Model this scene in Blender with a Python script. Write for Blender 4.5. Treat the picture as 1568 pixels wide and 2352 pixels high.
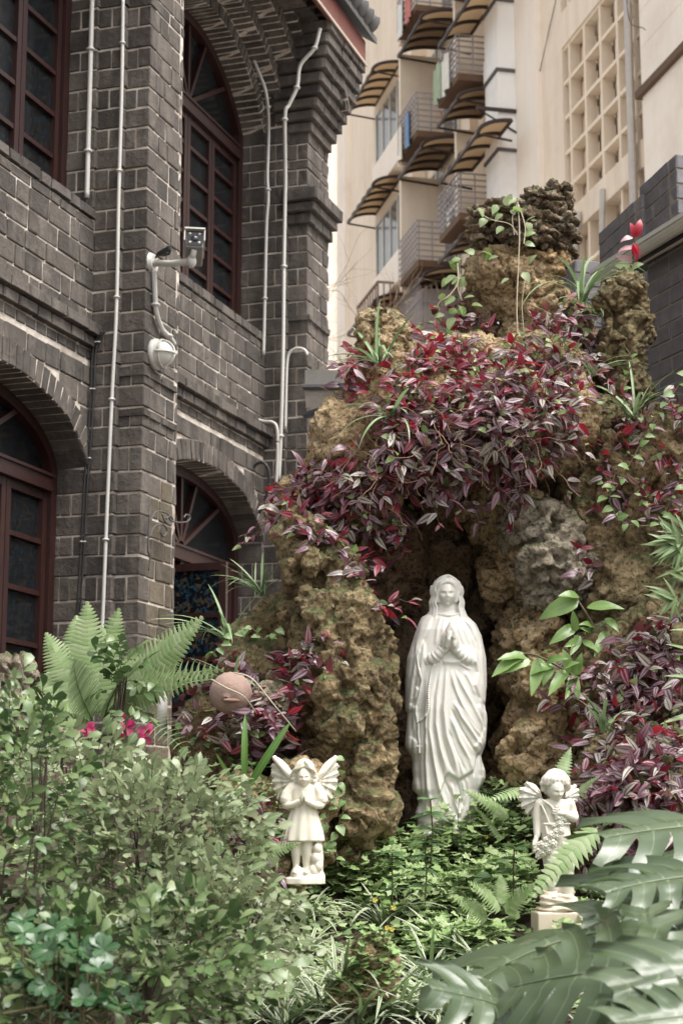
import bpy, bmesh, math, random
import numpy as np
from mathutils import Vector, Matrix, Euler
from mathutils.bvhtree import BVHTree
random.seed(11); RS = np.random.RandomState(5)
R = math.radians
for o in list(bpy.data.objects): bpy.data.objects.remove(o)
SC = bpy.context.scene
COL = SC.collection

# ---------------------------------------------------------------- camera, sky, sun, exposure
PITCH = R(10.4); FPX = 1740.0
cam_d = bpy.data.cameras.new('camera'); cam = bpy.data.objects.new('camera', cam_d); COL.objects.link(cam)
cam.location = (0, 0, 1.6); cam.rotation_euler = (math.pi/2 + PITCH, 0, 0)
cam_d.sensor_fit = 'VERTICAL'; cam_d.sensor_height = 36.0; cam_d.lens = FPX/1024*36
cam_d.clip_start = 0.05; cam_d.clip_end = 2000
cam_d.dof.use_dof = True; cam_d.dof.focus_distance = 7.15; cam_d.dof.aperture_fstop = 5.6
SC.camera = cam
SC.render.resolution_x = 682; SC.render.resolution_y = 1024
SUN_EL, SUN_AZ = R(64), R(122)      # azimuth measured clockwise from +Y (light comes from behind the camera, to the right)
w = bpy.data.worlds.new('World'); SC.world = w; w.use_nodes = True
nt = w.node_tree; nt.nodes.clear()
sky = nt.nodes.new('ShaderNodeTexSky'); sky.sky_type = 'NISHITA'; sky.sun_disc = False
sky.sun_elevation = SUN_EL; sky.sun_rotation = SUN_AZ; sky.air_density = 1.0; sky.dust_density = 6.0; sky.ozone_density = 1.0
hs = nt.nodes.new('ShaderNodeHueSaturation'); hs.inputs['Saturation'].default_value = 0.06
bg = nt.nodes.new('ShaderNodeBackground'); bg.inputs['Strength'].default_value = 0.15
ow = nt.nodes.new('ShaderNodeOutputWorld')
nt.links.new(sky.outputs[0], hs.inputs['Color']); nt.links.new(hs.outputs[0], bg.inputs['Color']); nt.links.new(bg.outputs[0], ow.inputs[0])
sd = bpy.data.lights.new('sun', 'SUN'); sd.energy = 1.5; sd.angle = R(30); sd.color = (1.0, 0.94, 0.85)
sun = bpy.data.objects.new('sun', sd); COL.objects.link(sun)
sun.rotation_euler = (math.pi/2 - SUN_EL, 0, math.pi - SUN_AZ)
SC.view_settings.view_transform = 'Standard'; SC.view_settings.look = 'None'
SC.view_settings.exposure = 1.15; SC.view_settings.gamma = 1.0; SC.view_settings.use_curve_mapping = False
SC.render.engine = 'CYCLES'

# ---------------------------------------------------------------- pixel helper: a point of the photo (1568 x 2352) at depth Y
FD = FPX/1024*2352; CP, SP = math.cos(PITCH), math.sin(PITCH)
def ray(dx, dy):
    x = (dx-784)/FD; z = -(dy-1176)/FD
    return Vector((x, CP - z*SP, SP + z*CP))
def at(dx, dy, Y):
    r = ray(dx, dy); r = r*(Y/r.y); return Vector((r.x, Y, 1.6 + r.z))
def project(p):
    Z = p[2]-1.6; d = p[1]*CP + Z*SP; u = -p[1]*SP + Z*CP
    return 784 + FD*p[0]/d, 1176 - FD*u/d, d
def PX(Y): return Y/FD*1.02        # metres per photo unit at depth Y
CAM = Vector((0, 0, 1.6))

# ---------------------------------------------------------------- noise (numpy)
_p = RS.permutation(256); _g = RS.normal(size=(256, 3)); _g /= np.linalg.norm(_g, axis=1)[:, None]
def perlin(P):
    P = np.asarray(P, float); i = np.floor(P).astype(np.int64); f = P - i; u = f*f*f*(f*(f*6-15)+10); i &= 255
    out = np.zeros(len(P))
    for dx in (0, 1):
        hx = _p[(i[:, 0]+dx) & 255]; wx = u[:, 0] if dx else 1-u[:, 0]
        for dy in (0, 1):
            hy = _p[(hx+i[:, 1]+dy) & 255]; wy = u[:, 1] if dy else 1-u[:, 1]
            for dz in (0, 1):
                h = _p[(hy+i[:, 2]+dz) & 255]; g = _g[h]; wz = u[:, 2] if dz else 1-u[:, 2]
                out += wx*wy*wz*(g[:, 0]*(f[:, 0]-dx)+g[:, 1]*(f[:, 1]-dy)+g[:, 2]*(f[:, 2]-dz))
    return out
def fbm(P, o=4, g=.5):
    s = 0; a = 1; P = np.asarray(P, float)
    for k in range(o): s = s + a*perlin(P*(2.03**k)+k*17.3); a *= g
    return s
def ridged(P, o=4):
    s = 0; a = 1; P = np.asarray(P, float)
    for k in range(o): s = s + a*(1-2.2*np.abs(perlin(P*(2.07**k)+k*9.1))); a *= .5
    return s/2
_wr = RS.rand(256, 3)
def worley(P):
    P = np.asarray(P, float); i = np.floor(P).astype(np.int64); f = P-i; d1 = np.full(len(P), 9.); d2 = np.full(len(P), 9.)
    for dx in (-1, 0, 1):
        for dy in (-1, 0, 1):
            for dz in (-1, 0, 1):
                h = _p[(_p[(_p[(i[:, 0]+dx) & 255]+i[:, 1]+dy) & 255]+i[:, 2]+dz) & 255]
                q = _wr[h]+np.array([dx, dy, dz])-f; d = (q*q).sum(1)
                m = d < d1; d2 = np.where(m, d1, np.minimum(d2, d)); d1 = np.where(m, d, d1)
    return np.sqrt(d1), np.sqrt(d2)

# ---------------------------------------------------------------- mesh + object helpers
def mesh_np(name, V, Fs, smooth=False, uv=None, mat=None):
    """V (n,3); Fs an (m,k) array or a list of such arrays; uv per vertex (n,2)"""
    if isinstance(Fs, np.ndarray): Fs = [Fs]
    Fs = [np.asarray(f, np.int32) for f in Fs if len(f)]
    me = bpy.data.meshes.new(name); V = np.ascontiguousarray(V, np.float32)
    nl = sum(f.size for f in Fs); nf = sum(len(f) for f in Fs)
    me.vertices.add(len(V)); me.vertices.foreach_set('co', V.ravel())
    me.loops.add(nl); me.polygons.add(nf)
    li = np.concatenate([f.ravel() for f in Fs]); me.loops.foreach_set('vertex_index', li)
    tot = np.concatenate([np.full(len(f), f.shape[1], np.int32) for f in Fs]); st = np.concatenate([[0], np.cumsum(tot)[:-1]]).astype(np.int32)
    me.polygons.foreach_set('loop_start', st); me.polygons.foreach_set('loop_total', tot)
    me.polygons.foreach_set('use_smooth', np.full(nf, bool(smooth)))
    if uv is not None:
        l = me.uv_layers.new(name='UVMap'); l.data.foreach_set('uv', np.ascontiguousarray(np.asarray(uv, np.float32)[li]).ravel())
    me.update(calc_edges=True); me.validate()
    if mat is not None: me.materials.append(mat)
    return me
class MB:
    """collects quads / tris of several shapes into one mesh"""
    def __init__(s): s.V = []; s.F3 = []; s.F4 = []; s.n = 0
    def add(s, V, *Fs):
        V = np.asarray(V, float)
        for F in Fs:
            F = np.asarray(F, np.int64)
            if len(F) == 0: continue
            (s.F3 if F.shape[1] == 3 else s.F4).append(F+s.n)
        s.V.append(V); s.n += len(V); return s
    def box(s, a, b, M=None):
        x0, y0, z0 = a; x1, y1, z1 = b
        V = np.array([(x0,y0,z0),(x1,y0,z0),(x1,y1,z0),(x0,y1,z0),(x0,y0,z1),(x1,y0,z1),(x1,y1,z1),(x0,y1,z1)], float)
        if M is not None: V = xf(M, V)
        return s.add(V, [(0,3,2,1),(4,5,6,7),(0,1,5,4),(1,2,6,5),(2,3,7,6),(3,0,4,7)])
    def tube(s, pts, r, k=6, caps=True):
        V, F, C = tube(pts, r, k, caps); s.add(V, F, C); return s
    def shape(s, VF): s.add(VF[0], *VF[1:]); return s
    def arrays(s):
        V = np.concatenate(s.V); Fs = []
        if s.F3: Fs.append(np.concatenate(s.F3))
        if s.F4: Fs.append(np.concatenate(s.F4))
        return V, Fs
    def build(s, name, mat, parent=None, smooth=False, world=False):
        V, Fs = s.arrays(); return link(name, mesh_np(name, V, Fs, smooth, None, mat), parent, world)
def xf(M, V):
    A = np.array(M); return np.asarray(V) @ A[:3, :3].T + A[:3, 3]
def link(name, me, parent=None, world=False):
    o = bpy.data.objects.new(name, me); COL.objects.link(o)
    if parent is not None:
        o.parent = parent
        if world: o.matrix_parent_inverse = WM(parent).inverted()
    return o
def WM(o):
    M = Matrix.LocRotScale(o.location, o.rotation_euler, o.scale)
    return M if o.parent is None else WM(o.parent) @ o.matrix_parent_inverse @ M
def tag(o, label=None, cat=None, group=None, kind=None):
    if label: o['label'] = label
    if cat: o['category'] = cat
    if group: o['group'] = group
    if kind: o['kind'] = kind
    return o
def thing(name, label, cat, loc=(0, 0, 0), rz=0, group=None):
    o = bpy.data.objects.new(name, None); COL.objects.link(o); o.location = loc; o.rotation_euler = (0, 0, rz); o.empty_display_size = .1
    return tag(o, label, cat, group)
def tube(pts, r, k=6, caps=True):
    P = np.asarray(pts, float); n = len(P); r = np.broadcast_to(np.asarray(r, float), (n,))
    T = np.gradient(P, axis=0); T /= np.linalg.norm(T, axis=1)[:, None]+1e-12
    ref = np.array([0, 0, 1.]) if abs(T[:, 2]).mean() < .8 else np.array([1., 0, 0])
    A = np.cross(T, ref); A /= np.linalg.norm(A, axis=1)[:, None]+1e-9; B = np.cross(T, A)
    th = np.arange(k)/k*2*math.pi
    V = P[:, None]+r[:, None, None]*(np.cos(th)[None, :, None]*A[:, None]+np.sin(th)[None, :, None]*B[:, None])
    V = V.reshape(-1, 3); i = np.arange(n-1)[:, None]*k; j = np.arange(k)[None]; j2 = (j+1) % k
    F = np.stack([i+j, i+j2, i+k+j2, i+k+j], -1).reshape(-1, 4)
    C = []
    if caps:
        V = np.concatenate([V, P[:1], P[-1:]]); a = n*k; b = a+1
        C = [(a, (q+1) % k, q) for q in range(k)]+[(b, (n-1)*k+q, (n-1)*k+(q+1) % k) for q in range(k)]
    return V, F, np.array(C, np.int64).reshape(-1, 3)
_ico = {}
def ico(l):
    if l not in _ico:
        bm = bmesh.new(); bmesh.ops.create_icosphere(bm, subdivisions=l, radius=1)
        V = np.array([v.co[:] for v in bm.verts]); F = np.array([[v.index for v in f.verts] for f in bm.faces]); bm.free(); _ico[l] = (V, F)
    return _ico[l]
def ell(c, r, rot=(0, 0, 0), l=4):
    V, F = ico(l); V = V*np.asarray(r, float)
    if any(rot): V = V @ np.array(Euler(rot).to_matrix()).T
    return V+np.asarray(c, float), F
def rtube(pts, r, k=14):
    """tube with rounded ends (closed)"""
    P = np.asarray(pts, float); n = len(P); r = np.array(np.broadcast_to(np.asarray(r, float), (n,)))
    a = P[0]-P[1]; a = a/np.linalg.norm(a); b = P[-1]-P[-2]; b = b/np.linalg.norm(b)
    Q = [P[0]+a*r[0]*.95, P[0]+a*r[0]*.6]+list(P)+[P[-1]+b*r[-1]*.6, P[-1]+b*r[-1]*.95]; rr = [r[0]*.3, r[0]*.8]+list(r)+[r[-1]*.8, r[-1]*.3]
    return tube(Q, rr, k, True)
def spline(pts, n):
    """Catmull-Rom through the points"""
    P = np.asarray(pts, float); m = len(P); E_ = np.vstack([2*P[0]-P[1], P, 2*P[-1]-P[-2]]); out = []
    for t in np.linspace(0, m-1-1e-6, n):
        i = int(t); f = t-i; a, b, c, d = E_[i:i+4]
        out.append(.5*((2*b)+(-a+c)*f+(2*a-5*b+4*c-d)*f*f+(-a+3*b-3*c+d)*f**3))
    return np.array(out)
def remesh(pieces, voxel, smooth=2):
    mb = MB()
    for p in pieces: mb.shape(p)
    V, Fs = mb.arrays(); me = mesh_np('tmp', V, Fs); o = bpy.data.objects.new('tmp', me); COL.objects.link(o)
    m = o.modifiers.new('r', 'REMESH'); m.mode = 'VOXEL'; m.voxel_size = voxel
    if smooth: s = o.modifiers.new('s', 'SMOOTH'); s.iterations = smooth; s.factor = .5
    dg = bpy.context.evaluated_depsgraph_get(); e = o.evaluated_get(dg); em = e.to_mesh()
    n = len(em.vertices); V = np.empty(n*3, np.float32); em.vertices.foreach_get('co', V)
    N = np.empty(n*3, np.float32); em.vertices.foreach_get('normal', N)
    L = np.empty(len(em.loops), np.int32); em.loops.foreach_get('vertex_index', L)
    F = L.reshape(-1, 4); e.to_mesh_clear(); bpy.data.objects.remove(o); bpy.data.meshes.remove(me)
    return V.reshape(-1, 3).astype(float), N.reshape(-1, 3).astype(float), F

# ---------------------------------------------------------------- materials
class NB:
    def __init__(s, name):
        s.m = bpy.data.materials.new(name); s.m.use_nodes = True; s.t = s.m.node_tree; s.t.nodes.clear()
        s.out = s.N('ShaderNodeOutputMaterial'); s._co = None
    def N(s, typ, **kw):
        n = s.t.nodes.new(typ)
        for k, v in kw.items(): setattr(n, k, v)
        return n
    def L(s, a, b): s.t.links.new(a, b)
    def co(s, kind='Object'):
        if s._co is None: s._co = s.N('ShaderNodeTexCoord')
        return s._co.outputs[kind]
    def set(s, sock, v):
        if hasattr(v, 'is_linked') or isinstance(v, bpy.types.NodeSocket): s.L(v, sock)
        elif isinstance(v, (tuple, list)) and len(v) == 3 and sock.type == 'RGBA': sock.default_value = (*v, 1)
        else: sock.default_value = v
    def noise(s, scale, detail=4, rough=.55, vec=None, dist=0):
        n = s.N('ShaderNodeTexNoise'); n.inputs['Scale'].default_value = scale; n.inputs['Detail'].default_value = detail
        n.inputs['Roughness'].default_value = rough; n.inputs['Distortion'].default_value = dist
        s.L(vec if vec is not None else s.co(), n.inputs['Vector']); return n.outputs['Fac']
    def voro(s, scale, feature='F1', out='Distance', vec=None):
        n = s.N('ShaderNodeTexVoronoi', feature=feature); n.inputs['Scale'].default_value = scale
        s.L(vec if vec is not None else s.co(), n.inputs['Vector']); return n.outputs[out]
    def ramp(s, fac, stops, interp='LINEAR'):
        n = s.N('ShaderNodeValToRGB'); e = n.color_ramp.elements; n.color_ramp.interpolation = interp
        while len(e) < len(stops): e.new(.5)
        for q, (p, c) in zip(e, stops): q.position = p; q.color = (*c, 1) if len(c) == 3 else c
        s.L(fac, n.inputs[0]); return n.outputs[0]
    def mix(s, fac, a, b, mode='MIX'):
        n = s.N('ShaderNodeMix', data_type='RGBA', blend_type=mode); s.set(n.inputs[0], fac); s.set(n.inputs[6], a); s.set(n.inputs[7], b); return n.outputs[2]
    def math(s, op, a, b=0., c=0., clamp=False):
        n = s.N('ShaderNodeMath', operation=op, use_clamp=clamp); s.set(n.inputs[0], a); s.set(n.inputs[1], b); s.set(n.inputs[2], c); return n.outputs[0]
    def rnd(s):
        a = s.N('ShaderNodeObjectInfo').outputs['Random']; b = s.N('ShaderNodeNewGeometry').outputs['Random Per Island']
        return s.math('FRACT', s.math('ADD', a, b))
    def bump(s, h, strength=.5, dist=.01, normal=None):
        n = s.N('ShaderNodeBump'); n.inputs['Strength'].default_value = strength; n.inputs['Distance'].default_value = dist
        s.L(h, n.inputs['Height'])
        if normal is not None: s.L(normal, n.inputs['Normal'])
        return n.outputs[0]
    def pbsdf(s, col, rough=.7, bump=None, **kw):
        n = s.N('ShaderNodeBsdfPrincipled'); s.set(n.inputs['Base Color'], col); s.set(n.inputs['Roughness'], rough)
        if bump is not None: s.L(bump, n.inputs['Normal'])
        for k, v in kw.items(): s.set(n.inputs[k.replace('_', ' ')], v)
        return n.outputs[0]
    def done(s, sh): s.L(sh, s.out.inputs[0]); return s.m
def simple(name, col, rough=.6, var=.25, scale=6, bump=.2, bscale=40, **kw):
    b = NB(name); n = b.noise(scale, 5, .6)
    c = b.mix(n, tuple(x*(1-var) for x in col), tuple(min(1, x*(1+var)) for x in col))
    return b.done(b.pbsdf(c, rough, b.bump(b.noise(bscale, 4), bump, .004), **kw))
# ================================================================ SETTING: ground and planted bed
def mat_soil():
    b = NB('soil'); n = b.noise(9, 8, .65)
    c = b.ramp(n, [(.25, (.018, .012, .008)), (.5, (.05, .034, .02)), (.75, (.10, .075, .05))])
    return b.done(b.pbsdf(c, .95, b.bump(b.noise(45, 6, .7), .8, .02)))
M_soil = mat_soil()
M_pave = simple('paving', (.22, .20, .18), .85, .25, 2, .3, 60)
g = link('ground', mesh_np('ground', [(-400,-400,0),(400,-400,0),(400,400,0),(-400,400,0)], np.array([[0,1,2,3]]), mat=M_pave)); tag(g, kind='structure')
def bed_h(x, y):
    x = np.asarray(x, float); y = np.asarray(y, float)
    h = np.interp(y, [2.2, 2.6, 4.0, 5.2, 6.5, 7.6, 9.0, 9.6], [0, .55, .72, .92, 1.2, 1.52, 1.75, 1.8])
    h = h + .10*np.clip((-x-.2), 0, 1.2)*np.clip((y-5)/2, 0, 1) + .06*np.sin(x*2.3+1)*np.sin(y*1.7)
    return h + .05*fbm(np.stack([x.ravel()*1.7, y.ravel()*1.7, 0*x.ravel()], 1), 4).reshape(x.shape)
gx, gy = np.meshgrid(np.linspace(-3.2, 3.4, 150), np.linspace(2.2, 9.6, 170))
gz = bed_h(gx, gy) + .015*fbm(np.stack([gx.ravel()*14, gy.ravel()*14, 0*gx.ravel()], 1), 4).reshape(gx.shape)
idx = np.arange(gx.size).reshape(gx.shape)
bedF = np.stack([idx[:-1, :-1], idx[:-1, 1:], idx[1:, 1:], idx[1:, :-1]], -1).reshape(-1, 4)
bed = link('garden_bed', mesh_np('garden_bed', np.stack([gx, gy, gz], -1).reshape(-1, 3), bedF, True, mat=M_soil)); tag(bed, kind='structure')

# ================================================================ STONE CHURCH (local axes: x = out from the wall, y = along the wall, z = up)
def mat_stone(name, dark, mid, light, ochre=0.0):
    b = NB(name); r = b.rnd(); co = b.N('ShaderNodeNewGeometry').outputs['Position']
    n = b.noise(5, 6, .65, co); n2 = b.noise(28, 5, .7, co)
    c = b.ramp(b.math('ADD', b.math('MULTIPLY', n, .55), b.math('MULTIPLY', n2, .45)), [(.3, dark), (.52, mid), (.72, light)])
    c = b.mix(b.math('MULTIPLY', r, .8), c, tuple(x*.34 for x in mid))
    c = b.mix(b.math('MULTIPLY', b.math('GREATER_THAN', b.math('FRACT', b.math('MULTIPLY', r, 7.3)), .72), .4), c, tuple(x*1.45 for x in mid))
    mp = b.N('ShaderNodeMapping'); mp.inputs['Scale'].default_value = (3, 3, .8); b.L(co, mp.inputs['Vector']); st = b.ramp(b.noise(1.4, 6, .7, mp.outputs[0]), [(.5, (0,0,0)), (.68, (1,1,1))])
    c = b.mix(b.math('MULTIPLY', st, .5), c, (.20, .175, .15))
    h = b.math('ADD', b.math('MULTIPLY', b.noise(14, 5, .6, co), .7), b.math('MULTIPLY', b.noise(60, 4, .7, co), .3))
    return b.done(b.pbsdf(c, .82, b.bump(h, .9, .02)))
M_stone = mat_stone('dark_basalt', (.026, .0212, .018), (.087, .072, .062), (.20, .170, .148))
M_ochre = mat_stone('ochre_stone', (.05, .04, .027), (.11, .086, .054), (.17, .135, .09))
def mat_mortar():
    b = NB('lime_mortar'); co = b.N('ShaderNodeNewGeometry').outputs['Position']
    c = b.ramp(b.noise(7, 6, .65, co), [(.3, (.24, .19, .15)), (.5, (.48, .42, .36)), (.72, (.70, .65, .59))])
    return b.done(b.pbsdf(c, .95, b.bump(b.noise(70, 4, .6, co), .6, .006)))
M_mortar = mat_mortar()
def mat_wood(name, a, bcol, rough=.45):
    b = NB(name); m = b.N('ShaderNodeMapping'); m.inputs['Scale'].default_value = (14, 14, 1.6); b.L(b.co(), m.inputs['Vector'])
    n = b.noise(3, 6, .65, m.outputs[0]); c = b.ramp(n, [(.3, a), (.7, bcol)])
    return b.done(b.pbsdf(c, rough, b.bump(n, .3, .004)))
M_redwood = mat_wood('red_painted_wood', (.016, .0055, .0045), (.038, .012, .0095))
def mat_glass(name, bright):
    b = NB(name); co = b.N('ShaderNodeNewGeometry').outputs['Position']
    dv_ = b.N('ShaderNodeVectorMath', operation='MULTIPLY_ADD'); nv_ = b.N('ShaderNodeTexNoise'); nv_.inputs['Scale'].default_value = 14; b.L(co, nv_.inputs['Vector']); b.L(nv_.outputs['Color'], dv_.inputs[0]); dv_.inputs[1].default_value = (.06, .06, .06); b.L(co, dv_.inputs[2]); co = dv_.outputs[0]
    v = b.voro(38, out='Color', vec=co); sep = b.N('ShaderNodeSeparateColor'); b.L(v, sep.inputs[0])
    n = b.noise(9, 4, .6, co)
    c = b.ramp(b.math('ADD', b.math('MULTIPLY', sep.outputs[0], .7), b.math('MULTIPLY', n, .3)), [(.2, (.006, .007, .009)), (.45, (.012, .028, .045)), (.6, (.02, .05, .075)), (.72, (.075, .055, .032)), (.85, (.06, .03, .02))], 'CONSTANT')
    lead = b.math('GREATER_THAN', b.voro(38, 'DISTANCE_TO_EDGE', vec=co), .05)
    c = b.mix(lead, (.006, .006, .006), c); c = b.mix(1-bright, c, (.008, .009, .010))
    return b.done(b.pbsdf(c, .18, b.bump(n, .25, .004), IOR=1.45))
M_glass = mat_glass('dark_stained_glass', .16); M_glass2 = mat_glass('blue_stained_glass', 1.0)
M_dark = simple('unlit_interior', (.01, .01, .01), .9)
M_roof = simple('grey_roof_tile', (.10, .10, .10), .8)
M_soffit = simple('dark_soffit_boards', (.03, .022, .018), .8)
M_fascia = mat_wood('red_brown_fascia', (.11, .03, .022), (.20, .06, .045), .5)
M_white_pvc = simple('white_pvc', (.50, .485, .455), .45, .12, 8, .05)
M_black = simple('black_rubber', (.015, .015, .016), .5)

CA = R(18.7); CO = at(335, 562, 11.0); CO = Vector((CO.x, 11.0, 0))
church = thing('stone_church', 'dark grey stone church with buttresses and arched red framed windows at left', 'church', CO, -CA)
def cw(n, s, z): return WM(church) @ Vector((n, s, z))
WP, RP = -.356, -.61           # wall plane, window plane
bricks = []                    # (loc, size, rotx, ochre) in church axes
MJ = .0125
def brick(n0, n1, s0, s1, z0, z1, oc=False, dn=0, ds=1):
    if n1-n0 < .015 or s1-s0 < .015: return
    j = lambda a: random.uniform(-a, a); z0 += j(.0025); z1 += j(.0025)
    bricks.append((((n0+n1)/2, (s0+s1)/2, (z0+z1)/2), (n1-n0-MJ*dn+j(.002), s1-s0-MJ*ds+j(.002), z1-z0-MJ+j(.003)), (j(.008), j(.008), j(.008)), oc))
ZB, ZT, CH = 1.85, 8.30, .143
courses = []; z = ZB
while z < ZT-.02:
    h = CH*random.choice((1, 1, 1, 1.12, .93, .6 if random.random() < .25 else 1)); courses.append((z, min(z+h, ZT))); z += h
core = MB()
def split(a, b, pat, off):
    """joints between a and b"""
    out = [a]; x = a; i = off
    while True:
        x += pat[i % len(pat)]*random.uniform(.88, 1.12); i += 1
        if x > b-.06: break
        out.append(x)
    return out+[b]
def front_face(s, n0, n1, z0, z1, div=(1, 2)):
    """a face that looks towards -y (the camera), made of quoins with white joints"""
    for i, (a, b) in enumerate(courses):
        if b < z0+.03 or a > z1-.03: continue
        a2, b2 = max(a, z0), min(b, z1); k = div[i % len(div)]; th = (.10, .16)[i % 2]
        cut = [n0]+[n0+(n1-n0)*(q+1)/k*random.uniform(.92, 1.06) for q in range(k-1)]+[n1]
        for c0, c1 in zip(cut[:-1], cut[1:]):
            last = c1 == n1
            d = random.uniform(.001, .009); brick(c0, c1+(d+.006 if last else 0), s-d, s+(th if last else .09), a2, b2, dn=0 if last and k == 1 else .7, ds=0)
def side_face(n, s0, s1, z0, z1, pat=(.27, .14, .24), oc=None, skip=None, lead=True):
    """a face that looks outwards (+x)"""
    for i, (a, b) in enumerate(courses):
        if b < z0+.03 or a > z1-.03: continue
        a2, b2 = max(a, z0), min(b, z1); st = s0+((.10, .16)[i % 2] if lead else 0)
        segs = [(st, s1)] if skip is None else skip(st, s1, (a2+b2)/2)
        for u, v in segs:
            if v-u < .04: continue
            cc = split(u, v, pat, i)
            for c0, c1 in zip(cc[:-1], cc[1:]):
                brick(n-.09, n+random.uniform(.002, .011), c0, c1, a2, b2, oc is not None and oc((c0+c1)/2, (a2+b2)/2))
class Arch:
    def __init__(s, c, hw, spring, apex, kind):
        s.c, s.hw, s.sp, s.ap, s.kind = c, hw, spring, apex, kind
        if kind == 'seg': h = apex-spring; s.Rr = (hw*hw+h*h)/(2*h); s.zc = apex-s.Rr
    def top(s, x, off=0):
        d = abs(x-s.c)
        if s.kind == 'seg':
            r = s.Rr+off; return s.zc+math.sqrt(max(r*r-d*d, 0)) if d < r else -9
        a, b_ = s.hw+off, s.ap-s.sp+off
        return s.sp+b_*math.sqrt(max(1-(d/a)**2, 0)) if d < a else -9
    def half(s, z, off=0):
        """half width of the opening at height z"""
        if z <= s.sp: return s.hw+(off if s.kind != 'seg' else 0)
        if s.kind == 'seg': r = s.Rr+off; q = r*r-(z-s.zc)**2; return min(math.sqrt(q), s.hw+off) if q > 0 else 0
        a, b_ = s.hw+off, s.ap-s.sp+off; q = 1-((z-s.sp)/b_)**2; return a*math.sqrt(q) if q > 0 else 0
    def path(s, off=0, n=200):
        if s.kind == 'seg':
            r = s.Rr+off; t0 = math.asin(min(1, s.hw/s.Rr)); T = np.linspace(-t0, t0, n); return np.stack([s.c+r*np.sin(T), s.zc+r*np.cos(T)], 1)
        T = np.linspace(-math.pi/2, math.pi/2, n); return np.stack([s.c+(s.hw+off)*np.sin(T), s.sp+(s.ap-s.sp+off)*np.cos(T)], 1)
    def ring(s, off, th, n0, n1, width=.075, zmax=9, smin=-9):
        A_, B_ = s.path(off+.008, 60), s.path(off+th-.008, 60)
        for i in range(59):
            if A_[i][1] > zmax or A_[i][0] < smin: continue
            V = [(n, *q) for n in (n0+.005, n1-.004) for q in (A_[i], A_[i+1], B_[i+1], B_[i])]
            core.add(V, [(0,1,2,3),(7,6,5,4),(0,4,5,1),(3,2,6,7),(0,3,7,4),(1,5,6,2)])
        P = s.path(off+th/2); d = np.r_[0, np.cumsum(np.linalg.norm(np.diff(P, axis=0), axis=1))]; m = max(3, int(d[-1]/width))
        for k in range(m):
            t = (k+.5)/m*d[-1]; x = np.interp(t, d, P[:, 0]); z = np.interp(t, d, P[:, 1])
            if z > zmax or x < smin: continue
            e = .01; x2 = np.interp(t+e, d, P[:, 0]); z2 = np.interp(t+e, d, P[:, 1]); x1 = np.interp(t-e, d, P[:, 0]); z1 = np.interp(t-e, d, P[:, 1])
            ang = math.atan2(z2-z1, x2-x1); dn = random.uniform(.0, .010)
            bricks.append((((n0+n1)/2+dn/2, x, z), (n1-n0+dn, d[-1]/m-MJ*random.uniform(.8, 1.1), th-MJ), (ang, 0, 0), False))
PER = 3.13
upB = Arch(1.95, 1.10, 7.45, 8.04, 'seg'); loB = Arch(1.95, 1.10, 3.85, 4.33, 'ell')
upA = Arch(1.95-PER, 1.10, 7.45, 8.04, 'seg'); loA = Arch(1.95-PER, 1.10, 3.85, 4.33, 'ell')
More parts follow.
